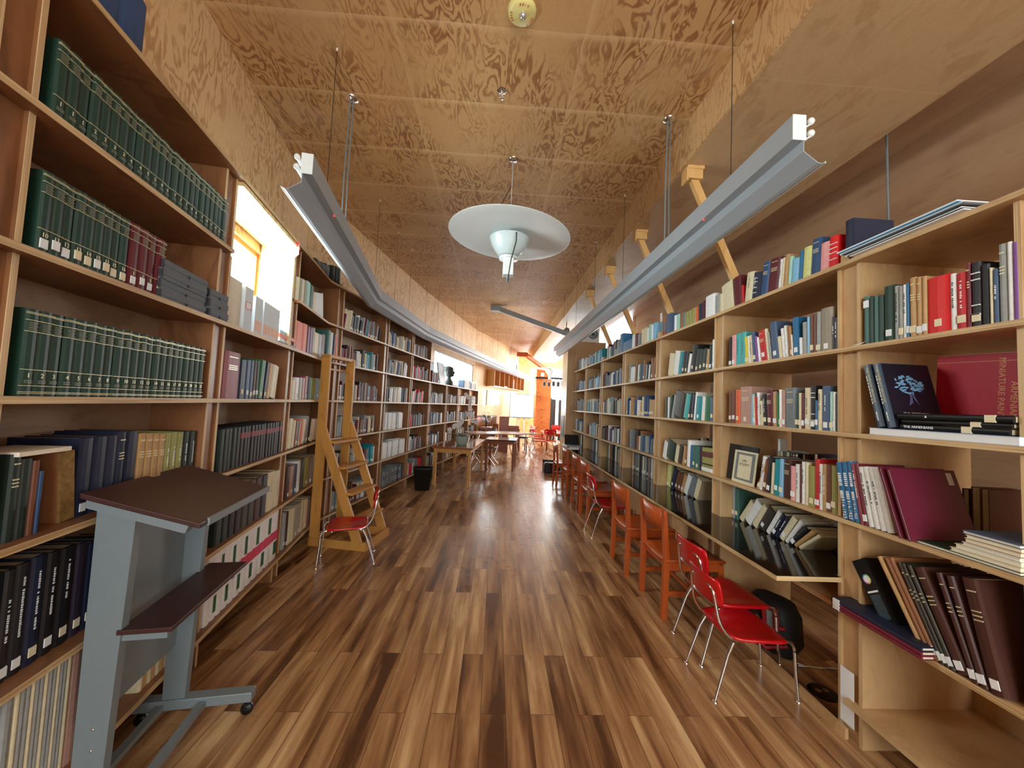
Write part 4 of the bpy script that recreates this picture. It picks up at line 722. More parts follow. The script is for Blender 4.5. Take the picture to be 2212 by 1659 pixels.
for k, (c, lb) in enumerate([('D', 'dark lowest pad of the small pile at the recess wall'), ('W', 'white middle pad of the small pile at the recess wall'), ('o', 'orange-edged pad of the small pile at the recess wall'), ('l', 'blue and white top pad of the small pile at the recess wall')]):
    a, b = LA.s_px(603, LZ[4], .05), LA.s_px(636, LZ[4], .05); q = MB(); T = LT(LA, a, .05, LZ[4] + .001 + k * .031) @ Matrix.Rotation(.1 * (k % 2) - .05, 4, 'Z'); q.box(0, b - a, 0, .12, 0, .03, bm_(c), T); tag(q.build('writing_pad'), lb, 'pad', 'pads in the window recess')
# letter card on the ladder bay
c0 = LA.s_px(652, 2.95, -.02); T = LT(LA, c0 - .01, -.012, 2.80) @ Matrix.Rotation(math.radians(38), 4, 'Z') @ Matrix.Rotation(math.radians(6), 4, 'Y'); root = empty('letter_card', tuple(T @ Vector((0, 0, 0))), 'small white card lettered ARM with a pink border on the shelf edge', 'sign')
q = MB(); q.box(0, .17, -.002, 0, -.07, .05, mat('card_pink', (240, 120, 130), .7), T); q.box(.014, .156, -.003, -.0015, -.058, .038, M_WPAPER, T); q.build('card', root)
q = MB(); vs, fs = text_geo('ARM', .062); q.add(vs, fs, M_DARK, T @ Matrix(((1, 0, 0, .085), (0, 0, -1, -.0035), (0, 1, 0, -.01), (0, 0, 0, 1)))); q.build('card_lettering', root)
# flat items on the old-volume shelf
T = LT(LA, LA.s_px(42, 1.33, .03), .03, LZ[2] + .255); q = MB(); q.box(.0, .17, .0, .16, 0, .014, M_PAPER, T); tag(q.build('booklet'), 'cream booklet lying flat across the tops of the old volumes', 'booklet')
# ---------------------------------------------------------------- red tubular chairs
def rbox(mb, pts_fn): pass
def red_chair(label, group, sc=1.0):
    """faces +x; origin on the floor under the seat centre; seat top .34"""
    root = empty('red_school_chair', (0, 0, 0), label, 'chair', group)
    q = MB(); N = 28; rows = []
    def outl(t, k):     # rounded seat outline
        a = 2 * PI * t; ca, sa = math.cos(a), math.sin(a); e = .45
        x = .175 * math.copysign(abs(ca) ** e, ca); y = (.175 + .012 * (x / .175)) * math.copysign(abs(sa) ** e, sa); return x * k, y * k
    vs = []; rings = [(1.0, -.012, 0), (1.015, -.004, 0), (1.0, .004, 0), (.9, .003, 1), (.6, -.006, 1), (.3, -.011, 1), (.02, -.012, 1)]
    for k, dz, _ in rings:
        for i in range(N):
            x, y = outl(i / N, k); z = .335 + dz - (.02 * max(0, (x - .10) / .075) ** 2) + .008 * max(0, (-x - .1) / .07); vs.append((x, y, z))
    fs = [(r * N + i, r * N + (i + 1) % N, (r + 1) * N + (i + 1) % N, (r + 1) * N + i) for r in range(len(rings) - 1) for i in range(N)]
    q.add(vs, fs, M_REDPL, None, True); q.add(vs[:N], [tuple(range(N))], M_REDPL); q.build('seat', root)
    # backrest: curved plastic panel with rounded corners
    q = MB(); vs = []; NU, NV = 13, 9
    for side in (0, 1):
        for j in range(NV):
            for i in range(NU):
                u = -1 + 2 * i / (NU - 1); v = -1 + 2 * j / (NV - 1)
                yy = .165 * u * (1 - .10 * max(0, abs(v) - .45) ** 1.2 * 1.6 * (abs(u) > .7)); zz = .565 + .075 * v * (1 - .12 * max(0, abs(u) - .6) * 2)
                x = -.215 - (zz - .5) * .16 - .028 * (1 - u * u) + .009 * side; vs.append((x, yy, zz))
    n_ = NU * NV; fs = []
    for side in (0, 1):
        for j in range(NV - 1):
            for i in range(NU - 1): a = side * n_ + j * NU + i; fs.append((a, a + 1, a + NU + 1, a + NU))
    rim = [i for i in range(NU)] + [j * NU + NU - 1 for j in range(1, NV)] + [(NV - 1) * NU + i for i in range(NU - 2, -1, -1)] + [j * NU for j in range(NV - 2, 0, -1)]
    fs += [(rim[k], rim[(k + 1) % len(rim)], n_ + rim[(k + 1) % len(rim)], n_ + rim[k]) for k in range(len(rim))]
    q.add(vs, fs, M_REDPL, None, True); q.build('backrest', root)
    def arc(pts, n=5):
        out = [Vector(pts[0])]
        for i in range(1, len(pts) - 1):
            a, b, c = Vector(pts[i - 1]), Vector(pts[i]), Vector(pts[i + 1]); r_ = min(.045, (a - b).length * .45, (c - b).length * .45); p0 = b + (a - b).normalized() * r_; p1 = b + (c - b).normalized() * r_
            for k in range(n + 1): t = k / n; out.append(p0 * (1 - t) ** 2 + b * 2 * t * (1 - t) + p1 * t * t)
        return out + [Vector(pts[-1])]
    # one bent tube: front foot, seat rail, back post, across the top, and down again
    L_ = [(.225, .145, .005), (.205, .14, .315), (-.15, .14, .318), (-.215, .135, .40), (-.245, .115, .585), (-.245, -.115, .585), (-.215, -.135, .40), (-.15, -.14, .318), (.205, -.14, .315), (.225, -.145, .005)]
    p = arc(L_); up_ = [v for v in p if v.z > .26 or v.x < 0]
    q = MB(); q.tube(up_, .0085, M_CHROME, 8); q.tube([(.12, -.14, .31), (.12, .14, .31)], .007, M_CHROME, 6); q.tube([(-.12, -.14, .31), (-.12, .14, .31)], .007, M_CHROME, 6)
    q.tube(arc([(-.222, -.13, .49), (-.235, -.08, .485), (-.235, .08, .485), (-.222, .13, .49)]), .006, M_CHROME, 6); q.build('frame', root)
    for sy in (1, -1):
        q = MB(); q.tube([(.2085, .1412 * sy, .262), (.214, .143 * sy, .16), (.225, .147 * sy, .012)], .0085, M_CHROME, 8); l = q.build('leg', root); q = MB(); q.lathe([(.009, .012), (.014, .008), (.014, .0)], M_CHROME, 10, Matrix.Translation((.225, .147 * sy, 0))); q.build('glide', l)
        q = MB(); q.tube([(-.135, .137 * sy, .306), (-.17, .142 * sy, .24), (-.245, .155 * sy, .012)], .009, M_CHROME, 8, rs=[.011, .010, .007]); l = q.build('leg', root); q = MB(); q.lathe([(.008, .012), (.014, .008), (.014, .0)], M_CHROME, 10, Matrix.Translation((-.245, .155 * sy, 0))); q.build('glide', l)
    return root
rc = red_chair('red plastic chair nearest the viewer, at the very end of the counter', 'red school chairs'); rc.location = (1.50, 2.235, 0)
def place(o, x, y, rz, label, group, sc=1.0):
    c = copy_tree(o); c.location = (x, y, 0); c.rotation_euler = (0, 0, rz); c['label'] = label; c['group'] = group
    if sc != 1: c.scale = (sc,) * 3
    return c
place(rc, 1.60, 2.545, .04, 'red plastic chair tucked under the counter just behind the front one', 'red school chairs', 1.10)
place(rc, -1.36, 3.78, PI + .30, 'red plastic chair standing alone beside the wooden ladder', 'red school chairs', 1.04)
place(rc, 1.50, 4.76, .02, 'red plastic chair between the orange wooden chairs at the counter', 'red school chairs', 1.14)
# ---------------------------------------------------------------- orange wooden chairs
def wood_chair(label):
    root = empty('wooden_chair', (0, 0, 0), label, 'chair', 'orange wooden chairs')
    for sy in (1, -1):
        y0, y1 = sorted((.195 * sy, .235 * sy)); q = MB()
        pl = [(-.245, 0), (-.205, 0), (-.195, .44), (-.225, .80), (-.25, .80), (-.235, .44)]
        q.prism([(a, b) for a, b in pl], y0, y1, P_CHAIR, Matrix(((1, 0, 0, 0), (0, 0, 1, 0), (0, 1, 0, 0), (0, 0, 0, 1)))); q.build('leg', root, .004)
        q = MB(); q.box(.185, .225, y0, y1, 0, .41, P_CHAIR); q.build('leg', root, .004)
        q = MB(); q.box(-.2, .19, y0 + .01, y1 - .01, .17, .205, P_CHAIR); q.build('stretcher', root, .003)
        q = MB(); q.box(-.2, .2, y0 + .008, y1 - .008, .355, .415, P_CHAIR); q.build('seat_rail', root, .003)
    q = MB(); q.box(-.2, -.18, -.2, .2, .355, .41, P_CHAIR); q.box(.19, .215, -.2, .2, .355, .41, P_CHAIR); q.build('seat_rail', root, .003)
    q = MB(); N = 12; vs = []
    for i in range(N + 1):
        u = -1 + 2 * i / N
        for j in range(7):
            v = -1 + 2 * j / 6; vs.append((.005 + .23 * v, .238 * u, .44 - .016 * (1 - u * u) * (1 - .3 * v)))
    k = len(vs); vs += [(x, y, z - .02) for x, y, z in vs]; fs = [(i * 7 + j, i * 7 + j + 1, (i + 1) * 7 + j + 1, (i + 1) * 7 + j) for i in range(N) for j in range(6)]; fs += [tuple(k + a for a in f) for f in fs]
    rim = [i * 7 for i in range(N + 1)] + [N * 7 + j for j in range(1, 7)] + [i * 7 + 6 for i in range(N - 1, -1, -1)] + [j for j in range(5, 0, -1)]
    fs += [(rim[a], rim[(a + 1) % len(rim)], k + rim[(a + 1) % len(rim)], k + rim[a]) for a in range(len(rim))]
    q.add(vs, fs, P_CHAIR, None, True); q.build('seat', root)
    q = MB(); vs = []
    for i in range(11):
        u = -1 + 2 * i / 10; x = -.225 - .035 * (1 - u * u)
        for z in (.64, .80): vs += [(x - (z - .64) * .09, .2 * u, z), (x - (z - .64) * .09 + .018, .2 * u, z)]
    fs = []
    for i in range(10): a = i * 4; fs += [(a, a + 4, a + 6, a + 2), (a + 1, a + 3, a + 7, a + 5), (a, a + 1, a + 5, a + 4), (a + 2, a + 6, a + 7, a + 3)]
    fs += [(0, 2, 3, 1), (40, 41, 43, 42)]; q.add(vs, fs, P_CHAIR, None, True); q.build('backrest', root)
    q = MB(); q.box(-.01, .01, -.2, .2, .178, .2, P_CHAIR); q.build('stretcher', root, .003)
    return root
wc = wood_chair('orange-brown wooden chair at the counter, largest of the row, behind the two red chairs'); wc.location = (1.56, 3.10, 0)
WC = [(1.53, 3.83, 'orange-brown wooden chair at the counter, second from the paired red chairs'), (1.54, 5.4, 'orange-brown wooden chair just beyond the lone red chair at the counter'), (1.55, 6.05, 'orange-brown wooden chair third before the open laptop'),
      (1.56, 7.0, 'orange-brown wooden chair second before the open laptop'), (1.50, 7.75, 'orange-brown wooden chair drawn up to the laptop end of the counter')]
for x, y, lb in WC: place(wc, x, y, 0, lb, 'orange wooden chairs')
# ---------------------------------------------------------------- lectern
ZL = 1.07; u = (atz(575, 1055, ZL) - atz(432, 1131, ZL)); u.z = 0; u.normalize(); O = atz(432, 1131, ZL); n_ = Vector((-u.y, u.x, 0))      # n_ points to the shelves
LM = Matrix(((u.x, n_.x, 0, O.x), (u.y, n_.y, 0, O.y), (0, 0, 1, 0), (0, 0, 0, 1)))       # s along, d away from the reader, z
SW = LM @ Matrix(((0, 0, 1, 0), (1, 0, 0, 0), (0, 1, 0, 0), (0, 0, 0, 1)))
root = empty('lectern', (O.x - .25, O.y + .3, 0), 'grey metal rolling lectern with dark walnut top and middle shelf', 'lectern')
W_ = .60
def slab(m, pts, th, mb, T):
    a = [Vector(p) for p in pts]; b = [p - Vector((0, 0, th)) for p in a]; n = len(a); mb.add(a + b, [tuple(range(n)), tuple(range(n, 2 * n))[::-1]] + [(i, (i + 1) % n, n + (i + 1) % n, n + i) for i in range(n)], m, T)
zt_ = lambda d: ZL + .12 * d / .40
q = MB(); slab(M_LAM, [(.0, .0, ZL), (W_, .0, ZL), (W_, .37, zt_(.37)), (.40, .37, zt_(.37)), (.385, .348, zt_(.348)), (.325, .348, zt_(.348)), (.31, .37, zt_(.37)), (0, .37, zt_(.37))], .02, q, LM); q.build('top_board', root, .004)
q = MB(); q.prism([(.05, -.006), (W_, -.006), (W_, .003), (.05, .003)], ZL - .022, ZL + .006, M_GREYM, LM); q.build('book_lip', root, .002)
q = MB(); slab(M_LAM, [(.04, .08, .69), (W_ + .02, .08, .69), (W_ + .02, .25, .69), (.04, .25, .69)], .018, q, LM); q.build('middle_shelf', root, .003)
for k, s in enumerate((.045, W_ - .085)):
    q = MB(); q.prism([(.255, .1), (.345, .1), (.345, zt_(.345) - .03), (.225, zt_(.225) - .03)], s, s + .035, M_GREYM, SW); q.build('column', root, .003)
    e0, e1 = (s - .035, s - .002) if k == 0 else (s + .037, s + .07)
    q = MB(); q.prism([(.04, zt_(.04) - .022), (.355, zt_(.355) - .022), (.355, zt_(.355) - .05), (.05, zt_(.04) - .05)], e0, e1, M_GREYM, SW); q.build('top_bracket', root, .003)
    q = MB(); q.box(s + .01, s + .03, .10, .28, .645, .671, M_GREYM, LM); q.build('shelf_bracket', root)
    q = MB(); q.box(s - .01, s + .045, -.03, .46, .07, .115, M_GREYM, LM); q.build('foot_bar', root, .004)
    for d in (-.005, .43):
        q = MB(); Q = LM @ Matrix.Translation((s + .018, d, .027)) @ Matrix.Rotation(PI / 2, 4, 'Y'); q.lathe([(.0001, -.011), (.025, -.011), (.027, -.006), (.027, .006), (.025, .011), (.0001, .011)], M_BLK, 18, Q); q.box(s + .004, s + .032, d - .012, d + .012, .045, .073, M_BLK, LM); q.build('caster', root)
q = MB(); q.box(.08, W_ - .07, .31, .32, .36, zt_(.31) - .03, M_GREYM, LM); q.build('modesty_panel', root)
for d in (.16, .33): q = MB(); q.box(.05, W_ - .05, d, d + .032, .075, .10, M_GREYM, LM); q.build('base_rail', root)
q = MB(); q.ball((.043, .29, .36), .005, M_CHROME, 8, 5, T=LM); q.ball((.043, .29, .29), .005, M_CHROME, 8, 5, T=LM); q.build('bolt_heads', root)
# ---------------------------------------------------------------- library ladder
fa = Frame((-1.86, 4.16), (-1.86 + .12 * .5, 4.16 + .5)); fa = Frame((-1.87, 4.13), (-1.78, 4.60))    # u along the shelves; -n toward the aisle
root = empty('library_ladder', (-1.55, 4.3, 0), 'wooden library ladder with steps and tall hand rails against the shelves', 'ladder')
wd = .46
for s in (0, wd):
    q = MB(); q.box(s - .014, s + .014, .0 - .10, .0, .06, 1.99, P_LAD, fa.M); q.build('upright', root, .002)
    q = MB(); A = (-.06, 1.32); B_ = (-.60, .05); dx, dz = A[0] - B_[0], A[1] - B_[1]
    q.prism([(A[0], A[1] + .05), (B_[0] - .0, B_[1] + .04), (B_[0] + .07, B_[1] - .04), (A[0] + .03, A[1] - .12)], s + .015 if s else s - .043, s + .043 if s else s - .015, P_LAD, fa.M @ Matrix(((0, 0, 1, 0), (1, 0, 0, 0), (0, 1, 0, 0), (0, 0, 0, 1)))); q.build('side_rail', root, .002)
q = MB(); q.box(-.014, wd + .014, -.09, -.0, 1.965, 2.0, P_LAD, fa.M); q.build('top_rail', root, .002)
q = MB(); q.box(.0, wd, -.04, -.01, 1.84, 1.86, P_LAD, fa.M); q.build('cross_bar', root)
for k, z in enumerate((1.08, .82, .56, .30)):
    x = -.06 - (1.32 - z) * (.54 / 1.27); q = MB(); q.box(-.012, wd + .012, x - .075, x + .06, z - .02, z + .005, P_LAD, fa.M); q.build('step', root, .002)
for s in (-.03, wd + .002): q = MB(); q.box(s, s + .028, -.62, 0, .0, .085, P_LAD, fa.M); q.build('base_board', root, .002)
q = MB(); q.box(-.03, wd + .03, -.645, -.62, 0, .085, P_LAD, fa.M); q.build('base_board', root, .002)
q = MB(); q.box(-.03, wd + .03, -.02, 0, 0, .085, P_LAD, fa.M); q.build('base_board', root, .002)
# ---------------------------------------------------------------- linear pendant fixtures
def sweep(path, sec, m, q, closed=True):
    """sec: (a lateral to the left of travel, z) points swept with mitred corners"""
    P = [Vector((x, y, 0)) for x, y in path]; rings = []
    for i, p in enumerate(P):
        d0 = (P[i] - P[i - 1]).normalized() if i else (P[1] - P[0]).normalized(); d1 = (P[i + 1] - P[i]).normalized() if i < len(P) - 1 else d0
        n0 = Vector((-d0.y, d0.x, 0)); n1 = Vector((-d1.y, d1.x, 0)); n = (n0 + n1).normalized(); k = 1 / max(.3, n.dot(n0)); rings.append([p + n * a * k + Vector((0, 0, z)) for a, z in sec])
    ns = len(sec); vs = [v for r in rings for v in r]; e = ns if closed else ns - 1
    fs = [(i * ns + j, i * ns + (j + 1) % ns, (i + 1) * ns + (j + 1) % ns, (i + 1) * ns + j) for i in range(len(P) - 1) for j in range(e)]
    if closed: fs += [tuple(range(ns)), tuple(range(len(vs) - ns, len(vs)))]
    q.add(vs, fs, m)
def fixture(path, sgn, label, cables, power, led):
    """sgn=+1: reflector wing lies to the left of travel"""
    root = empty('linear_light_fixture', (path[0][0], path[0][1], 2.85), label, 'light fixture', 'long hanging light fixtures')
    g = sgn; q = MB(); sweep(path, [(-g * .0, 2.805), (g * .06, 2.805), (g * .06, 2.92), (-g * .0, 2.92)], M_FIX, q); q.build('housing', root)
    q = MB(); sweep(path, [(g * .052, 2.806), (g * .052, 2.752), (g * .118, 2.705), (g * .135, 2.700), (g * .155, 2.710), (g * .155, 2.713), (g * .135, 2.7035), (g * .12, 2.708), (g * .0555, 2.754), (g * .0555, 2.806)], M_FIX, q); q.build('reflector', root)
    q = MB(); sweep(path, [(g * .153, 2.706), (g * .158, 2.706), (g * .158, 2.714), (g * .153, 2.714)], M_WHITE, q); q.build('reflector_rim', root)
    for z in (2.895, 2.838): q = MB(); sweep(path, [(g * (.085 + .012 * math.cos(t)), z + .012 * math.sin(t)) for t in [2 * PI * k / 8 for k in range(8)]], M_WHITE, q); q.build('lamp_tube', root)
    d = (Vector(path[1]) - Vector(path[0])).normalized(); n = Vector((-d.y, d.x)) * g; q = MB()
    for z in (2.895, 2.838): c = Vector(path[0]) + n * .085; q.ball((c.x, c.y, z), .017, M_WHITE, 10, 6); c2 = Vector(path[0]) + n * .07; q.tube([(c.x, c.y, z - .012), (c2.x - n.x * .012, c2.y - n.y * .012, z - .03)], .004, M_WHITE, 6)
    q.build('lamp_holder', root)
    q = MB(); a = Vector(path[0]) - d * .004; b = a + n * .062; q.prism([(a.x, a.y), (b.x, b.y), (b.x + d.x * .004, b.y + d.y * .004), (a.x + d.x * .004, a.y + d.y * .004)], 2.803, 2.922, M_WHITE); q.build('end_cap', root)
    for (x, y) in power:
        q = MB(); Q = Matrix.Translation((x, y, 0)); q.lathe([(.0001, ZC - .02), (.045, ZC - .016), (.05, ZC - .001)], M_CHROME, 18, Q); q.build('ceiling_canopy', root)
        q = MB(); q.tube([(x - .012, y, ZC - .01), (x - .018, y, 3.4), (x - .014, y, 2.92)], .006, M_GREYM, 6); q.tube([(x + .014, y, ZC - .01), (x + .010, y, 3.3), (x + .018, y, 2.92)], .006, M_GREYM, 6); q.build('power_cord', root)
    for (x, y, zt) in cables: q = MB(); q.tube([(x, y, 2.92), (x, y, zt - .005)], .0022, M_DARK, 5); q.ball((x, y, 2.925), .006, M_WHITE, 6, 4); q.ball((x, y, zt - .02), .007, M_WHITE, 6, 4, (1, 1, 2)); q.build('suspension_cable', root)
    for (x, y) in led: q = MB(); q.ball((x, y, 2.80), .005, mat('red_indicator', (255, 30, 10), .3, emit=6, noise=0), 8, 5); q.build('indicator_light', root)
    return root
PL = [(-1.10, 2.14), (-1.50, 4.80), (-1.27, 7.0), (-.80, 8.9), (.15, 12.6), (1.55, 17.6)]
def along(path, y):
    for a, b in zip(path, path[1:]):
        if a[1] <= y <= b[1]: t = (y - a[1]) / (b[1] - a[1]); return a[0] + (b[0] - a[0]) * t
fixture(PL, 1, 'long grey light fixture bending along the curved wall of bookcases', [(along(PL, y) - .03, y, ZC) for y in (2.5, 4.45, 5.3, 5.9, 6.8, 7.4, 8.3, 8.8, 9.9, 10.4, 11.5, 12.1, 13.2, 13.9, 14.9)], [(along(PL, 2.945) - .03, 2.945)], [(along(PL, 2.62) - .005, 2.62)])
PR = [(1.285, 1.60), (1.285, 8.65)]
fixture(PR, -1, 'straight grey light fixture hanging over the reading counter side', [(1.315, y, ZC) for y in (2.1, 4.0, 5.2, 6.4, 7.6)], [(1.30, 2.907)], [(1.288, 2.34), (1.288, 7.6)])
# ---------------------------------------------------------------- dish pendants
def pendant(x, y, z, label):
    root = empty('dish_pendant', (x, y, z), label, 'pendant lamp', 'white dish pendants'); T = Matrix.Translation((x, y, z))
    q = MB(); Td = T @ Matrix.Rotation(math.radians(3), 4, 'Y'); q.lathe([(.0001, .018), (.2, .012), (.45, .0), (.575, -.012), (.58, -.016), (.575, -.018), (.45, -.007), (.2, .005), (.0001, .011)], M_WHITE, 56, Td); q.build('reflector_dish', root)
    q = MB(); Tb = T @ Matrix.Translation((.0, 0, -.10)); q.lathe([(.19, .06), (.187, .058), (.17, .0), (.135, -.06), (.10, -.10), (.06, -.12), (.06, -.116), (.1, -.095), (.13, -.055), (.165, .004), (.182, .06), (.19, .06)], mat('frosted_bowl', (206, 222, 224), .25, noise=.02), 40, Tb); q.build('glass_bowl', root)
    q = MB(); q.box(-.05, .05, -.05, .05, -.40, -.235, M_WHITE, T); q.build('lamp_socket_box', root, .006)
    q = MB(); q.lathe([(.0001, -.24), (.09, -.24), (.09, -.222), (.0001, -.222)], M_WHITE, 24, T); q.lathe([(.0001, -.46), (.012, -.46), (.012, -.39)], M_GREYM, 12, T); q.build('socket_collar', root)
    q = MB(); q.tube([(.0, -.02, -.01), (.06, -.19, -.06), (.06, -.20, -.14), (.02, -.15, -.30), (.0, -.06, -.46)], .005, M_DARK, 6, T); q.build('cord', root)
    q = MB(); q.tube([(0, 0, .01), (0, 0, ZC - z)], .0025, M_WHITE, 5, T); q.tube([(0, 0, ZC - z - .02), (.0, .02, ZC - z - .25), (-.14, .1, .25), (-.1, .1, .02)], .004, M_DARK, 5, T); q.build('suspension_cable', root)
    q = MB(); q.lathe([(.0001, ZC - z - .02), (.045, ZC - z - .016), (.05, ZC - z - .001)], M_CHROME, 18, T); q.build('ceiling_canopy', root)
    return root
pendant(.06, 3.55, 3.17, 'big white dish pendant with a bowl under it, hanging in the aisle')
pendant(2.05, 14.6, 3.0, 'small far white dish pendant seen beside the plywood pier')
# ---------------------------------------------------------------- ceiling devices
P = atz(1128, 22, ZC); root = empty('fire_alarm', (P.x, P.y, ZC), 'round cream fire alarm disc with red FIRE lettering on the ceiling', 'alarm'); T = Matrix.Translation((P.x, P.y, ZC))
q = MB(); q.lathe([(.0001, -.035), (.07, -.032), (.084, -.02), (.086, -.001)], mat('alarm_cream', (226, 214, 140), .4, noise=.02), 32, T); q.build('disc', root)
q = MB(); q.lathe([(.0001, -.062), (.012, -.058), (.021, -.045), (.023, -.034)], mat('strobe_lens', (190, 214, 226), .1, .6, noise=.6, nscale=200), 16, T @ Matrix.Translation((.005, -.004, 0))); q.build('strobe_lens', root)
q = MB()
for a0 in (55, 190, 300):
    for k, ch in enumerate('FIRE'):
        a = math.radians(a0 - k * 14); vs, fs = text_geo(ch, .018); q.add(vs, fs, mat('alarm_red', (200, 50, 30), .5), T @ Matrix.Translation((.064 * math.cos(a), .064 * math.sin(a), -.0345)) @ Matrix.Rotation(a - PI / 2, 4, 'Z') @ Matrix(((-1, 0, 0, 0), (0, 1, 0, 0), (0, 0, -1, 0), (0, 0, 0, 1))) @ Matrix.Scale(-1, 4, (1, 0, 0)))
q.build('alarm_lettering', root)
SPR = [(1084, 196, 'chrome sprinkler head on the ceiling between the alarm and the dish pendant'), (1175, 650, 'small sprinkler head on the far ceiling past the dish pendant'), (1152, 740, 'tiny far sprinkler head near the ceiling step')]
for px, py, lb in SPR:
    P = atz(px, py, ZC); root = empty('sprinkler', (P.x, P.y, ZC), lb, 'sprinkler', 'ceiling sprinklers'); T = Matrix.Translation((P.x, P.y, ZC))
    q = MB(); q.lathe([(.0001, -.006), (.03, -.005), (.036, -.001)], M_CHROME, 20, T); q.build('escutcheon', root)
    q = MB(); q.lathe([(.009, -.005), (.009, -.03), (.0001, -.03)], M_CHROME, 12, T); q.tube([(-.014, 0, -.03), (-.016, 0, -.045), (0, 0, -.06), (.016, 0, -.045), (.014, 0, -.03)], .003, M_CHROME, 6, T); q.lathe([(.0001, -.064), (.016, -.064), (.016, -.061)], M_CHROME, 12, T); q.build('sprinkler_head', root)
# ---------------------------------------------------------------- wooden struts from the soffit to the open bookcase
P_STR = ply('strut_wood', (226, 182, 116), (190, 140, 78), (9, 9, 2), 18, .5, .5)
for k, y in enumerate((3.01, 4.165, 5.305, 6.44)):
    root = empty('ceiling_strut', (1.56, y, ZS), 'pale wooden strut and block under the ceiling band, ' + ['first from the viewer', 'second from the viewer', 'third from the viewer', 'fourth from the viewer'][k], 'strut', 'diagonal struts')
    q = MB(); q.box(1.50, 1.62, y - .05, y + .05, ZS - .11, ZS - .03, P_STR); q.box(1.49, 1.63, y - .055, y + .055, ZS - .03, ZS - .001, P_STR); q.box(1.485, 1.50, y - .05, y + .05, ZS - .13, ZS - .02, P_STR); q.build('bracket_block', root, .003)
    q = MB(); q.prism([(1.535, ZS - .11), (1.60, ZS - .11), (2.10, 2.37), (2.035, 2.37)], -.022, .022, P_STR, Matrix(((1, 0, 0, 0), (0, 0, 1, y), (0, 1, 0, 0), (0, 0, 0, 1)))); q.build('strut_bar', root, .002)
def bar(A, B_, w_, h_, m, q):
    A, B_ = Vector(A), Vector(B_); d = (B_ - A).normalized(); s = d.cross(Vector((0, 0, 1))).normalized() * w_ / 2; u_ = s.cross(d).normalized() * h_ / 2
    q.add([A - s - u_, A + s - u_, A + s + u_, A - s + u_, B_ - s - u_, B_ + s - u_, B_ + s + u_, B_ - s + u_], [(0, 1, 2, 3), (7, 6, 5, 4), (0, 4, 5, 1), (1, 5, 6, 2), (2, 6, 7, 3), (3, 7, 4, 0)], m)
root = empty('ceiling_brace', (.8, 9, 3.6), 'long grey painted brace slanting down from the ceiling to the pier', 'brace')
q = MB(); bar((-.05, 9.1, 3.86), (1.70, 8.72, 3.22), .10, .11, M_FIX, q); q.build('brace_bar', root); q = MB(); q.box(-.22, .02, 9.0, 9.2, 3.79, ZC - .001, M_FIX); q.build('ceiling_block', root)
root = empty('ceiling_brace', (1.4, 16, 3.6), 'wooden brace slanting from the far wall toward the orange pillar', 'brace')
q = MB(); A_ = aty(1135, 766, 15.6); B_ = aty(1178, 797, 16.6); bar(A_, B_, .13, .15, P_CHAIR, q); q.build('brace_bar', root)
q = MB(); q.box(A_.x - .35, A_.x + .1, 15.5, 15.7, A_.z - .1, A_.z + .08, P_CHAIR); q.build('ceiling_block', root)
# ---------------------------------------------------------------- plywood pier at the end of the open bookcase
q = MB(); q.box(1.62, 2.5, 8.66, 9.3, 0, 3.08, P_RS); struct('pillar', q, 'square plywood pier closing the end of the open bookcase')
root = empty('wall_speaker', (2.2, 8.8, 3.1), 'grey ventilation unit with a round fan on top of the plywood pier', 'ventilation unit')
q = MB(); q.box(1.85, 2.35, 8.70, 9.2, 3.082, 3.45, M_WHITE); q.build('case', root, .01); q = MB(); Q = Matrix.Translation((2.2, 8.695, 3.28)) @ Matrix.Rotation(PI / 2, 4, 'X'); q.lathe([(.02, 0), (.05, .012), (.11, .012), (.12, 0)], M_GREYM, 24, Q); q.lathe([(.0001, .004), (.06, .004)], M_BLK, 20, Q); q.build('fan_ring', root)
root = empty('wall_speaker', (1.6, 9.1, 3.3), 'round grey spotlight hanging beside the ceiling brace', 'spotlight'); root.name = 'spotlight'
q = MB(); Q = Matrix.Translation((1.62, 8.95, 3.36)) @ Matrix.Rotation(1.2, 4, 'X'); q.lathe([(.0001, .1), (.06, .08), (.08, 0), (.09, -.06), (.085, -.06), (.0001, -.02)], M_GREYM, 20, Q); q.build('lamp_head', root)
q = MB(); q.tube([(1.62, 8.98, 3.43), (1.62, 8.98, ZS)], .012, M_GREYM, 8); q.build('stem', root)
bpy.data.objects['wall_speaker'].name = 'ventilation_unit'
# ---------------------------------------------------------------- tables, orchid, bin
def rect_table(cx, cy, L, W, h, rz, label, mtop, mleg, leg=.055, name='reading_table', inset=.06):
    root = empty(name, (cx, cy, 0), label, 'table', 'reading tables', rz); G = parent_world(root).inverted()
    q = MB(); q.box(-L / 2, L / 2, -W / 2, W / 2, h - .035, h, mtop, G); q.build('tabletop', root, .004)
    q = MB(); a, b = L / 2 - inset, W / 2 - inset
    for s in (-1, 1): q.box(-a, a, b * s - .012, b * s + .012, h - .11, h - .035, mleg, G); q.box(a * s - .012, a * s + .012, -b, b, h - .11, h - .035, mleg, G)
    q.build('apron', root)
    for sx_ in (-1, 1):
        for sy in (-1, 1): q = MB(); q.box(a * sx_ - leg / 2, a * sx_ + leg / 2, b * sy - leg / 2, b * sy + leg / 2, 0, h - .035, mleg, G); q.build('leg', root, .004)
    return root
M_TTOP = mat('table_gloss_wood', (146, 92, 60), .12, noise=.1, nscale=5, coat=.4)
rect_table(-.66, 8.02, .76, 1.9, .72, -.10, 'wooden table carrying the orchid, nearest of the tables beside the low shelves', M_TTOP, P_LAD)
rect_table(.20, 9.35, .75, .80, .72, -.12, 'smaller dark-topped wooden table in the aisle beyond the orchid table', mat('table_dark_gloss', (92, 70, 66), .12, noise=.1, nscale=5, coat=.5), P_PIANO, name='reading_table')
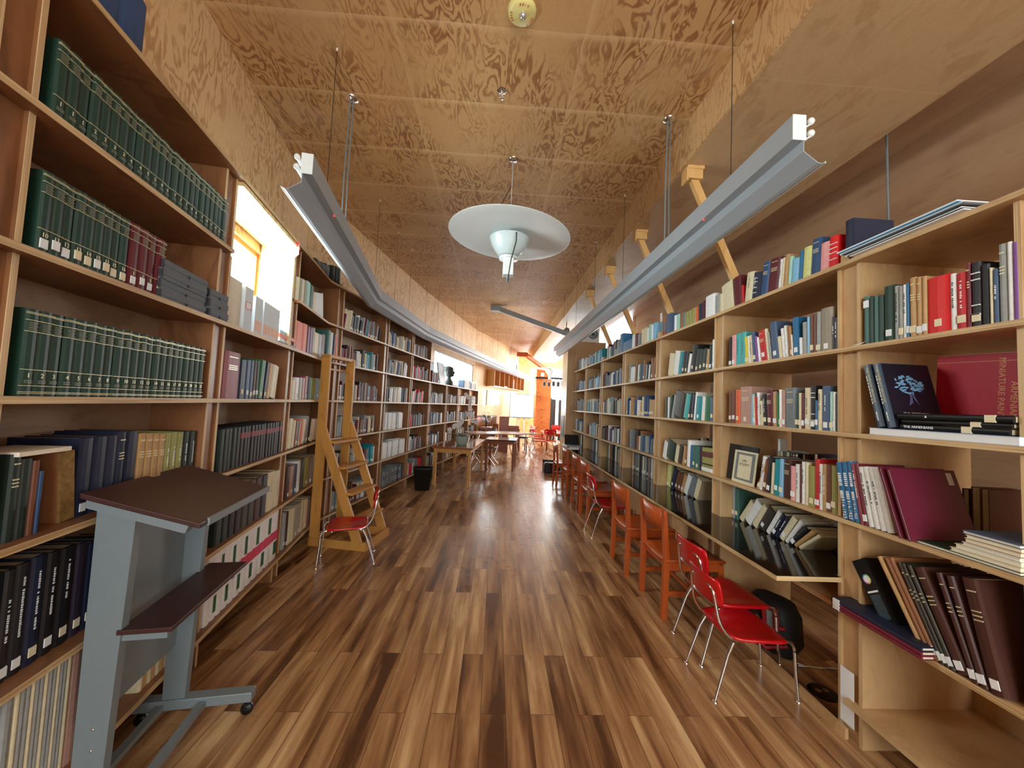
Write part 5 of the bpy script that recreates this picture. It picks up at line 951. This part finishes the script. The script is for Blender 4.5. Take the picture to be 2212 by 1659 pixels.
def fold_table(cx, cy, L, W, h, rz, label, m):
    root = empty('folding_table', (cx, cy, 0), label, 'table', 'folding tables', rz); G = parent_world(root).inverted(); q = MB(); q.box(-L / 2, L / 2, -W / 2, W / 2, h - .03, h, m, G); q.build('tabletop', root, .01)
    for s in (-1, 1):
        for t in (-1, 1): q = MB(); q.tube([(s * L * .32, t * W * .38, h - .03), (s * L * .46, t * W * .42, 0)], .016, M_CHROME, 8, G); q.build('leg', root)
        q = MB(); q.tube([(s * L * .39, -W * .4, h * .5), (s * L * .39, W * .4, h * .5)], .010, M_CHROME, 6, G); q.build('cross_bar', root)
fold_table(.0, 10.6, 1.5, .75, .76, .3, 'pale folding table with chrome legs behind the orchid', mat('pale_laminate', (206, 186, 170), .25, noise=.03))
fold_table(.62, 11.9, 1.5, .8, .70, .25, 'lower glossy folding table farther down the aisle', mat('grey_laminate', (186, 182, 184), .15, noise=.03))
for k, (x, y, r) in enumerate([(-.35, 9.2, .4), (-.1, 9.9, -.2)]):
    root = empty('folding_chair_frame', (x, y, 0), 'chrome-legged chair ' + ['under the orchid table edge', 'between the orchid table and the pale folding table'][k], 'chair', 'chrome chairs under the tables', r); G = parent_world(root).inverted()
    q = MB()
    for s in (-1, 1): q.tube([(-.2, .17 * s, 0), (.12, .17 * s, .44)], .011, M_CHROME, 8, G); q.tube([(.2, .19 * s, 0), (-.14, .19 * s, .42)], .011, M_CHROME, 8, G)
    q.build('frame', root); q = MB(); q.box(-.19, .17, -.19, .19, .43, .45, M_BLK, G); q.build('seat', root, .01)
# orchid
OX, OY, OZ = -.62, 7.55, .7205
root = empty('potted_orchid', (OX, OY, OZ), 'white-flowering orchid in a pale green ceramic bowl on the wooden table', 'plant'); T = Matrix.Translation((OX, OY, OZ)); rg = random.Random(5)
q = MB(); q.lathe([(.0001, 0), (.085, 0), (.10, .01), (.135, .08), (.15, .17), (.152, .175), (.142, .17), (.13, .09), (.0001, .06)], mat('celadon_glaze', (168, 182, 172), .2, noise=.05, coat=.5), 28, T); q.build('pot', root)
q = MB(); q.lathe([(.0001, .16), (.139, .158)], mat('moss', (54, 48, 30), .9, noise=.4), 20, T); q.build('moss', root)
M_LEAF = mat('orchid_leaf', (28, 46, 30), .3, noise=.2); q = MB()
for k in range(9):
    a = k * 2.4; L = rg.uniform(.2, .34); ns = 6; vs = []
    for i in range(ns + 1):
        t = i / ns; r_ = L * t; z = .17 + .07 * math.sin(t * 2.4) - .05 * t; w_ = .045 * math.sin(PI * min(1, t * .9 + .12)) + .003
        for s in (-1, 0, 1): vs.append((r_ * math.cos(a) - s * w_ * math.sin(a), r_ * math.sin(a) + s * w_ * math.cos(a), z + .01 * abs(s)))
    q.add(vs, [(i * 3 + j, i * 3 + j + 1, i * 3 + j + 4, i * 3 + j + 3) for i in range(ns) for j in (0, 1)], M_LEAF, T, True)
q.build('leaves', root)
M_PET = mat('orchid_petal', (236, 226, 226), .6, noise=.05)
for k, (dx, dy, top) in enumerate([(-.22, .05, .40), (.20, -.02, .64), (-.08, .1, .48), (.12, .05, .98)]):
    st = [(0.02 * k - .03, 0, .17), (dx * .12, dy * .2, top * .7), (dx * .35, dy * .6, top), (dx * .8, dy, top * .92), (dx * 1.15, dy, top * .72)]
    q = MB(); q.tube(st, .003, mat('orchid_stem', (60, 70, 40), .6), 6, T); q.build('flower_stem', root)
    q = MB()
    for f in range(7):
        t = f / 6; i = 2 + t * 2; j = int(min(3, i)); u_ = i - j; c = Vector(st[j]).lerp(Vector(st[min(4, j + 1)]), u_) + Vector((rg.uniform(-.03, .03), -.02, rg.uniform(-.03, .01)))
        for p_ in range(5):
            a = 2 * PI * p_ / 5 + rg.random() * .3; v = Vector((math.cos(a), -.25, math.sin(a))) * .026; q.ball(tuple(c + v), .02, M_PET, 7, 4, (1, .35, 1), T)
        q.ball(tuple(c + Vector((0, -.012, 0))), .006, mat('orchid_lip', (190, 150, 80), .6), 5, 4, T=T)
    q.build('blossom', root)
P = atz(909, 1061); root = empty('waste_bin', (P.x, P.y + .12, 0), 'black tapered waste bin on the floor in front of the shelves', 'bin'); q = MB(); vs = []
for i, (hw, hd, z) in enumerate([(.115, .085, 0), (.125, .095, .01), (.165, .125, .36), (.175, .135, .37), (.175, .135, .385), (.155, .115, .385), (.11, .08, .03)]):
    for k in range(20): a = 2 * PI * k / 20; ca, sa = math.cos(a), math.sin(a); vs.append((hw * math.copysign(abs(ca) ** .35, ca), hd * math.copysign(abs(sa) ** .35, sa), z))
q.add(vs, [(i * 20 + k, i * 20 + (k + 1) % 20, (i + 1) * 20 + (k + 1) % 20, (i + 1) * 20 + k) for i in range(6) for k in range(20)] + [tuple(range(20)), tuple(range(120, 140))], M_BLK, Matrix.Translation((P.x, P.y + .12, 0)) @ Matrix.Rotation(.15, 4, 'Z'), True); q.build('bin_body', root)
# bust, framed pictures on the low bookcase
root = empty('stone_bust', tuple(LC.p(1.55, .14, 1.95)), 'dark stone bust of a head facing the aisle on the low bookcase', 'sculpture'); M_ST = mat('dark_stone', (56, 60, 58), .8, noise=.25, nscale=20, bump=.4); T = LC.M @ Matrix.Translation((1.55, .14, 1.9505))
q = MB(); q.lathe([(.0001, 0), (.13, 0), (.14, .04), (.13, .10), (.075, .15), (.06, .20), (.066, .24)], M_ST, 20, T @ Matrix.Scale(.75, 4, (0, 1, 0))); q.ball((0, 0, .34), .12, M_ST, 20, 14, (.95, .88, 1.12), T); q.ball((.02, -.11, .33), .022, M_ST, 8, 6, (.8, 1.3, 1.6), T); q.ball((0, -.085, .27), .05, M_ST, 10, 8, (1, .7, .8), T)
q.ball((0, .02, .40), .118, M_ST, 16, 10, (1.06, 1.05, .75), T); q.ball((0, .12, .43), .05, M_ST, 10, 8, (1, 1.2, 1), T)
for s in (-1, 1): q.ball((.112 * s, .0, .33), .025, M_ST, 8, 6, (.4, .8, 1.3), T); q.ball((.042 * s, -.098, .36), .012, M_ST, 8, 5, (1.4, .5, .7), T)
q.ball((0, -.103, .275), .014, M_ST, 8, 5, (1.8, .6, .5), T); q.build('carved_head', root)
def picture(s, w_, h, label, art, tri=None):
    T = LC.M @ Matrix.Translation((s, .12, 1.951)) @ Matrix.Rotation(math.radians(-10), 4, 'X'); root = empty('framed_picture', tuple(T @ Vector((0, 0, 0))), label, 'picture'); q = MB()
    q.box(0, w_, 0, .02, 0, h, M_GREYM, T); q.build('frame', root); q = MB(); q.box(.03, w_ - .03, -.002, .001, .03, h - .03, art, T)
    if tri: q.add([(w_ * .25, -.004, h * .8), (w_ * .75, -.004, h * .8), (w_ * .5, -.004, h * .5)], [(0, 1, 2)], tri, T)
    q.build('print', root)
picture(.10, .42, .44, 'framed picture with a blue sky print at the end of the tall bays', mat('print_blue', (120, 168, 210), .4, noise=.3, nscale=4))
picture(.85, .44, .52, 'grey framed print with a pale triangle next to the dark bust', mat('print_grey', (170, 178, 182), .4, noise=.3, nscale=5), M_WPAPER)
# ---------------------------------------------------------------- things on and under the counter
root = empty('laptop', (1.62, 7.9, .752), 'open silver laptop at the far end of the counter', 'laptop'); q = MB(); q.box(1.50, 1.80, 7.75, 7.98, .752, .770, M_FIX); q.build('keyboard_base', root, .003)
q = MB(); q.add([(1.50, 7.99, .77), (1.80, 7.99, .77), (1.80, 8.07, .97), (1.50, 8.07, .97), (1.50, 8.0, .768), (1.80, 8.0, .768), (1.80, 8.08, .968), (1.50, 8.08, .968)], [(0, 1, 2, 3), (7, 6, 5, 4), (0, 4, 5, 1), (1, 5, 6, 2), (2, 6, 7, 3), (3, 7, 4, 0)], M_BLK); q.build('screen', root)
q = MB(); q.tube([(1.78, 7.8, .755), (1.85, 7.5, .756), (1.80, 7.2, .756), (1.86, 6.9, .757)], .004, M_BLK, 6); tag(q.build('laptop_cable'), 'black cable trailing from the laptop along the counter', 'cable')
for k, (x, y, r, lb) in enumerate([(1.52, 7.35, .2, 'white papers spread in front of the laptop'), (1.60, 7.5, -.3, 'second sheet of white paper partly under the first')]):
    q = MB(); q.box(-.1, .1, -.14, .14, .7525 + k * .002, .7535 + k * .002, M_WPAPER, Matrix.Translation((x, y, 0)) @ Matrix.Rotation(r, 4, 'Z')); tag(q.build('paper_sheet'), lb, 'paper')
root = empty('air_return_grille', (1.62, 8.95, .9), 'grey louvred return-air grille low on the plywood pier', 'grille'); q = MB()
q.box(1.605, 1.6195, 8.78, 9.18, .85, 1.36, M_FIX)
q.build('grille_frame', root); q = MB(); [q.box(1.600, 1.606, 8.80, 9.16, .87 + k * .024, .884 + k * .024, M_DARK) for k in range(20)]; q.build('louvres', root)
P = atz(1176, 1022); x0 = P.x; y0 = P.y; root = empty('storage_tote', (x0 + .25, y0 + .2, 0), 'black open carry box on the floor beside the far wooden chairs', 'box'); q = MB()
q.box(x0, x0 + .02, y0, y0 + .42, 0, .20, M_BLK); q.box(x0 + .34, x0 + .36, y0, y0 + .42, 0, .26, M_BLK); q.box(x0, x0 + .36, y0, y0 + .02, 0, .24, M_BLK); q.box(x0, x0 + .36, y0 + .40, y0 + .42, 0, .26, M_BLK); q.box(x0, x0 + .36, y0, y0 + .42, 0, .01, M_BLK); q.build('box_body', root)
q = MB(); q.tube([(x0 + .05, y0 + .01, .22), (x0 + .08, y0 + .0, .29), (x0 + .30, y0 + .0, .30), (x0 + .34, y0 + .01, .25)], .008, M_BLK, 6); q.build('carry_handle', root); q = MB(); q.box(x0 + .04, x0 + .3, y0 + .05, y0 + .35, .02, .21, M_WPAPER); tag(q.build('paper_stack'), 'white papers standing inside the black carry box', 'paper')
# backpack
BX, BY = 1.97, 2.60; root = empty('backpack', (BX, BY, 0), 'black and red backpack lying under the counter behind the red chairs', 'backpack'); M_BP = mat('backpack_black', (20, 18, 20), .7, noise=.2); M_BR = mat('backpack_red', (150, 16, 26), .6, noise=.1)
T = Matrix.Translation((BX, BY, .0)) @ Matrix.Rotation(.5, 4, 'Z') @ Matrix.Rotation(-.15, 4, 'Y')
q = MB(); [q.add([(.11 * sx_ * kx, .15 * sy_ * kx, zz) for zz, kx in ((.0, .9), (.03, 1.0), (.22, 1.0), (.31, .8), (.34, .45)) for sx_, sy_ in ((-1, -.75), (-.75, -1), (.75, -1), (1, -.75), (1, .75), (.75, 1), (-.75, 1), (-1, .75))], [(a * 8 + b, a * 8 + (b + 1) % 8, (a + 1) * 8 + (b + 1) % 8, (a + 1) * 8 + b) for a in range(4) for b in range(8)] + [tuple(range(8)), tuple(range(32, 40))], M_BP, T, True)]; q.build('main_body', root); q = MB(); q.ball((-.08, 0, .14), .11, M_BP, 16, 10, (.6, 1.15, 1.0), T); q.build('front_pocket', root)
q = MB(); q.tube([(-.11, -.13, .22), (-.145, 0, .19), (-.11, .13, .22)], .012, M_BR, 6, T); q.tube([(-.09, -.13, .10), (-.15, -.03, .06), (-.11, .12, .09)], .012, M_BR, 6, T); q.box(-.135, -.115, -.10, -.01, .20, .34, M_BR, T); q.build('red_piping', root)
q = MB(); q.box(-.141, -.135, -.075, -.04, .21, .32, M_GREYM, T); q.build('reflective_strip', root)
P = atz(1778, 1496); root = empty('floor_outlet', (P.x, P.y, 0), 'round bronze floor outlet plate by the last post', 'outlet'); T = Matrix.Translation((P.x, P.y, 0))
q = MB(); q.lathe([(.0001, .006), (.066, .006), (.072, .004), (.075, .0005)], mat('bronze', (60, 44, 24), .25, .8, noise=.05), 32, T); q.build('cover_plate', root); q = MB(); [q.lathe([(.0001, .0075), (.014, .0075), (.016, .006)], mat('brass_cap', (170, 150, 100), .3, .8), 14, T @ Matrix.Translation((dx, .01, 0))) for dx in (-.02, .022)]; q.build('screw_cap', root)
a = [atz(*p) for p in ((1716, 1433), (1740, 1441), (1770, 1446), (1800, 1445), (1815, 1448))]; q = MB(); q.tube([(p.x, p.y, .006) for p in a] + [(1.96, a[-1].y + .02, .01)], .004, M_WHITE, 6); tag(q.build('power_cable'), 'white cable lying on the floor under the counter end', 'cable')
P = RT.s_px(1691, .3, .5)
root = empty('wall_outlet', (2.36, 2.9, 1.25), 'small white switch box on the inner post above the fourth shelf', 'outlet'); P_ = aty(1691, 961, 2.72); q = MB(); q.box(P_.x - .03, P_.x + .03, P_.y - .01, P_.y + .01, P_.z - .045, P_.z + .045, M_WHITE); root.location = P_; q.build('switch_plate', root, .003)
# pencil-like flag markers on the top board
for k, (px, py) in enumerate([(1431, 676), (1437, 682)]):
    s = RT.s_px(px, RZ[5], .05); q = MB(); T = LT(RT, s, .05, RZ[5] + .001) @ Matrix.Rotation(math.radians(-8), 4, 'Y'); q.tube([(0, 0, 0), (0, 0, .27 - .03 * k)], .004, mat('marker_orange', (230, 120, 80), .6), 6, T)
    if not k: q.box(-.03, .012, -.002, .002, .19, .29, M_WPAPER, T)
    tag(q.build('marker_stick'), ['orange stick with a white paper flag on the top board', 'short orange stick beside the flagged one on the top board'][k], 'marker')
# ---------------------------------------------------------------- far room
q = MB(); q.box(1.80, 2.47, 16.95, 17.6, 0, 3.22, P_RED); struct('pillar', q, 'square orange-red plywood pillar standing in the far room')
root = empty('whiteboard', (1.05, 15.2, 0), 'mobile whiteboard with faint writing beside the orange pillar', 'whiteboard'); q = MB(); q.box(.585, 1.52, 15.0, 15.03, 1.08, 1.97, mat('whiteboard_face', (206, 224, 236), .25, noise=.05, nscale=4)); q.build('board', root)
q = MB(); rg = random.Random(8)
for k in range(7):
    x = .72; z = 1.86 - k * .1
    while x < 1.3: l = rg.uniform(.02, .09); q.box(x, x + l, 14.995, 15.0, z, z + .012, mat('faded_marker', (150, 186, 210), .6), None); x += l + .03
q.build('faint_writing', root)
q = MB(); q.box(.57, 1.535, 14.99, 15.04, 1.06, 1.08, M_GREYM); q.box(.57, 1.535, 14.99, 15.04, 1.97, 1.99, M_GREYM); q.box(.57, .585, 14.99, 15.04, 1.06, 1.99, M_GREYM); q.box(1.52, 1.535, 14.99, 15.04, 1.06, 1.99, M_GREYM); q.box(.7, 1.4, 14.94, 15.0, 1.04, 1.06, M_GREYM); q.build('frame', root)
for x in (.92, 1.14): q = MB(); q.box(x, x + .05, 15.02, 15.06, .06, 1.1, M_WHITE); q.box(x, x + .05, 14.75, 15.35, .03, .07, M_GREYM); q.build('leg', root)
# upright piano with music books
root = empty('upright_piano', (.45, 13, 0), 'small brown upright piano with the keyboard toward the aisle', 'piano'); a = aty(1072, 900, 12.9).x; b = aty(1124, 900, 12.9).x
q = MB(); q.box(a + .12, a + .42, 12.6, 13.9, .0, 1.12, P_PIANO); q.box(a + .11, a + .45, 12.58, 13.92, 1.12, 1.15, P_PIANO); q.build('case', root, .005)
q = MB(); q.box(a + .42, b - .02, 12.6, 13.9, .60, .76, P_PIANO); q.box(a + .42, b - .05, 12.6, 12.64, .76, .86, P_PIANO); q.build('key_bed', root, .004); q = MB(); q.box(a + .5, b - .06, 12.66, 13.84, .76, .775, M_WHITE); q.build('keyboard', root)
for y in (12.62, 13.82): q = MB(); q.box(b - .09, b - .03, y, y + .06, 0, .60, P_PIANO); q.build('leg', root)
for k in range(3): q = MB(); q.box(a + .43, a + .435, 12.75 + k * .3, 12.98 + k * .3, .9, 1.18, bm_('pwp'[k])); tag(q.build('sheet_music'), ['pink', 'white', 'second pink'][k] + ' sheet-music book on the piano rest', 'book')
root = empty('piano_bench', (b + .2, 13.0, 0), 'dark piano bench in front of the upright piano', 'bench'); q = MB(); q.box(b - .05, b + .28, 12.75, 13.5, .44, .50, M_BLK); q.build('seat', root, .01)
for x in (b - .03, b + .22):
    for y in (12.78, 13.43): q = MB(); q.box(x, x + .04, y, y + .04, 0, .44, P_PIANO); q.build('leg', root)
# picture-book shelf by the piano
BF = Frame((-.55, 12.15), (.12, 13.9))
for z_, nm_ in ((.72, 'picture-book shelf board'),):
    root = empty('picture_book_shelf', tuple(BF.p(1, 0, 0)), 'low wooden shelf full of thin picture books before the piano', 'bookcase'); q = MB(); q.box(0, 2.0, .0, .3, .82, .85, P_LAD, BF.M); q.box(0, 2.0, 0, .3, .40, .43, P_LAD, BF.M); q.build('shelf', root); q = MB(); q.box(0, .03, 0, .3, 0, .82, P_LAD, BF.M); q.box(1.97, 2.0, 0, .3, 0, .82, P_LAD, BF.M); q.build('side_panel', root); q = MB(); q.box(0, 2, .3, .31, 0, .82, P_LAD, BF.M); q.build('back_panel', root)
q = MB(); rg = random.Random(3); s = .05
while s < 1.9: w_ = rg.uniform(.006, .018); hh = rg.uniform(.2, .3); c = rg.choice('lBwWpoyRshHlw'); q.box(s, s + w_, .03, .25, .851, .851 + hh, bm_(c), BF.M); q.box(s, s + w_, .03, .22, .431, .431 + hh * .9, bm_(rg.choice('lBwWpoyRshHlw')), BF.M); s += w_ + .002
tag(q.build('picture_books'), 'thin colourful picture books crowded on the low shelf before the piano', 'book', None, 'stuff')
root = empty('desk_fan', tuple(LC.p(3.9, -.3, .0)), 'round silver desk fan on a small stool behind the orchid', 'fan'); P = LC.p(3.9, -.35, 0); T = Matrix.Translation((P.x, P.y, 1.12)) @ Matrix.Rotation(PI / 2, 4, 'X')
q = MB()
for k in range(24): a_ = 2 * PI * k / 24; q.tube([(0, 0, .04), (.11 * math.cos(a_), .11 * math.sin(a_), .035), (.16 * math.cos(a_), .16 * math.sin(a_), 0)], .002, M_CHROME, 4, T)
q.lathe([(.155, -.01), (.165, 0), (.155, .01)], M_CHROME, 28, T); q.build('guard', root); q = MB(); q.lathe([(.0001, .03), (.035, .028), (.04, -.04), (.0001, -.06)], M_DARK, 16, T); [q.ball((.08 * math.cos(a_), .08 * math.sin(a_), .0), .05, M_GREYM, 8, 4, (1, .8, .1), T) for a_ in (.4, 2.5, 4.6)]; q.build('blades', root)
q = MB(); q.box(P.x - .02, P.x + .02, P.y - .02, P.y + .04, .84, 1.0, M_DARK); q.build('stand', root)
root = empty('stool', (P.x, P.y, 0), 'dark wooden stool under the desk fan', 'stool'); q = MB(); q.box(P.x - .18, P.x + .18, P.y - .15, P.y + .15, .78, .84, P_PIANO); q.build('seat', root)
for dx in (-.15, .12):
    for dy in (-.12, .09): q = MB(); q.box(P.x + dx, P.x + dx + .03, P.y + dy, P.y + dy + .03, 0, .78, P_PIANO); q.build('leg', root)
# hanging wall cubbies
CF = Frame(WP[4], WP[5]); root = empty('wall_cubby_shelf', tuple(CF.p(0, 0, 2.2)), 'row of open wall cubbies hung high under the clerestory windows', 'shelf')
q = MB(); q.box(-.2, 3.6, -.30, -.002, 2.16, 2.19, P_LAD, CF.M); q.build('shelf', root); q = MB(); q.box(-.2, 3.6, -.02, -.002, 2.19, 2.72, P_PIANO, CF.M); q.build('back_panel', root); q = MB(); q.box(-.2, 3.6, -.3, -.002, 2.72, 2.74, P_LAD, CF.M); q.build('top_board', root)
for k in range(8): q = MB(); s = -.2 + k * .54; q.box(s, s + .02, -.3, -.02, 2.19, 2.72, P_LAD, CF.M); q.build('divider', root)
for k, (s, c, lb) in enumerate([(2.2, 'p', 'pink file standing in a wall cubby'), (3.1, 'R', 'red bottle-shaped extinguisher in the last wall cubby'), (1.1, 'w', 'white folded cloth lying in a wall cubby')]):
    q = MB()
    if k == 1: q.lathe([(.0001, 0), (.06, 0), (.06, .3), (.02, .36), (.02, .4), (.0001, .4)], bm_('R'), 16, CF.M @ Matrix.Translation((s, -.15, 2.191)))
    else: q.box(s, s + (.06 if k == 0 else .3), -.25, -.05, 2.191, 2.191 + (.38 if k == 0 else .05), bm_(c), CF.M)
    tag(q.build(['file', 'extinguisher', 'folded_cloth'][k]), lb, ['file', 'extinguisher', 'cloth'][k])
# notice door, dark doors, lamps of the far room
X0 = 2.62
root = empty('door_1', (3.2, 17.6, 0), None, None); root['kind'] = 'structure'; root['category'] = 'door'; root['label'] = 'pair of black doors with white frames right of the orange pillar'
for k, (xa, xb) in enumerate([(2.50, 2.80), (2.92, 3.40)]): q = MB(); q.box(xa, xb, 17.6, 17.64, 0, 1.95, mat('door_black', (36, 38, 42), .5)); q.build('door_leaf', root)
q = MB(); q.box(2.80, 2.92, 17.58, 17.66, 0, 2.0, M_WHITE); q.box(2.45, 3.5, 17.58, 17.66, 1.95, 2.05, M_WHITE); q.box(3.40, 3.5, 17.58, 17.66, 0, 2.0, M_WHITE); q.build('door_frame', root)
q = MB(); q.box(2.47, 4.2, 17.66, 17.76, 0, 2.05, P_WALL); struct('wall_far_partition', q, 'partition behind the black doors')
root = empty('floor_lamp', (2.70, 16.6, 0), 'tall white torchiere lamp shining up beside the orange pillar', 'lamp'); T = Matrix.Translation((2.74, 16.5, 0)); q = MB(); q.lathe([(.0001, 0), (.14, 0), (.14, .02), (.02, .03), (.02, 1.85)], M_WHITE, 16, T); q.build('pole', root)
q = MB(); q.lathe([(.02, 1.85), (.28, 1.88), (.32, 2.0), (.30, 2.0), (.0001, 1.9)], mat('lamp_shade_lit', (255, 246, 226), .4, emit=5, noise=0), 24, T); q.build('lamp_shade', root)
rt = rect_table(2.35, 14.0, 1.1, 1.5, .62, 0, 'reading table ringed by red chairs in the far room', mat('far_table_top', (186, 140, 132), .2, noise=.03), P_PIANO)
for k, (x, y, r, lb) in enumerate([(1.50, 12.5, .25, 'red chair nearest the viewer at the far ringed table'), (1.60, 13.5, .0, 'red chair on the aisle side of the far ringed table'), (1.95, 12.75, 1.2, 'red chair turned with its back to the aisle at the far ringed table'), (2.55, 15.2, -1.5, 'red chair behind the far ringed table'), (1.7, 14.6, -.2, 'red chair at the back aisle corner of the far ringed table')]):
    place(rc, x, y, r, lb, 'red chairs in the far room', 1.25)
place(rc, 1.15, 13.9, PI - .5, 'red chair with white legs standing by the whiteboard', 'red chairs in the far room', 1.25)
cp = [aty(1176 + k * 10, 824 + (k % 2), 13) for k in range(7)]
q = MB(); q.tube([(cp[0].x - .3, 13, cp[0].z + .12)] + [tuple(p) for p in cp] + [(3.41, 13, cp[-1].z + .1), (5.6, 13, cp[-1].z + .3)], .006, M_DARK, 5); tag(q.build('string_line'), 'dark string stretched before the orange pillar holding the photo cards', 'string')
for k, P in enumerate(cp):
    q = MB(); q.box(P.x - .055, P.x + .05, 12.99, 13.0, P.z - .17, P.z + .01, M_WPAPER); q.box(P.x - .04, P.x + .035, 12.985, 12.99, P.z - .15, P.z - .02, mat('photo_grey', (90, 96, 100), .5, noise=.5, nscale=30)); tag(q.build('photo_card'), '%s black-and-white photo card on the string by the orange pillar' % _ON[k + 1], 'photograph', 'photo cards on the string')
q = MB(); P = aty(1171, 808, 16.9); q.box(P.x - .05, P.x + .1, 16.93, 16.949, P.z - .1, P.z + .06, M_WPAPER); tag(q.build('notice'), 'small white notice fixed high on the orange pillar', 'notice')
root = empty('dark_wall_shelf', tuple(aty(1175, 815, 15.5)), 'dark narrow shelf board across the orange pillar', 'shelf'); q = MB(); a, b = aty(1158, 812, 15.6), aty(1228, 822, 15.6); q.box(a.x, b.x, 15.6, 15.9, a.z - .1, a.z - .03, M_DARK); q.build('shelf', root)
# hanging cord of the side aisle and ceiling fastener
for k, (px, py, X) in enumerate([(1915, 296, 2.9), (1575, 480, 2.9)]):
    P = atx(px, py, X); q = MB(); q.tube([(P.x, P.y, ZC), (P.x + .01, P.y, 3.0), (P.x, P.y, 2.3)], .008 if k == 0 else .003, M_GREYM, 6); tag(q.build('hanging_cord'), ['grey cord hanging in the side aisle above the magazine pile', 'thin cord hanging in the side aisle behind the first strut'][k], 'cord')
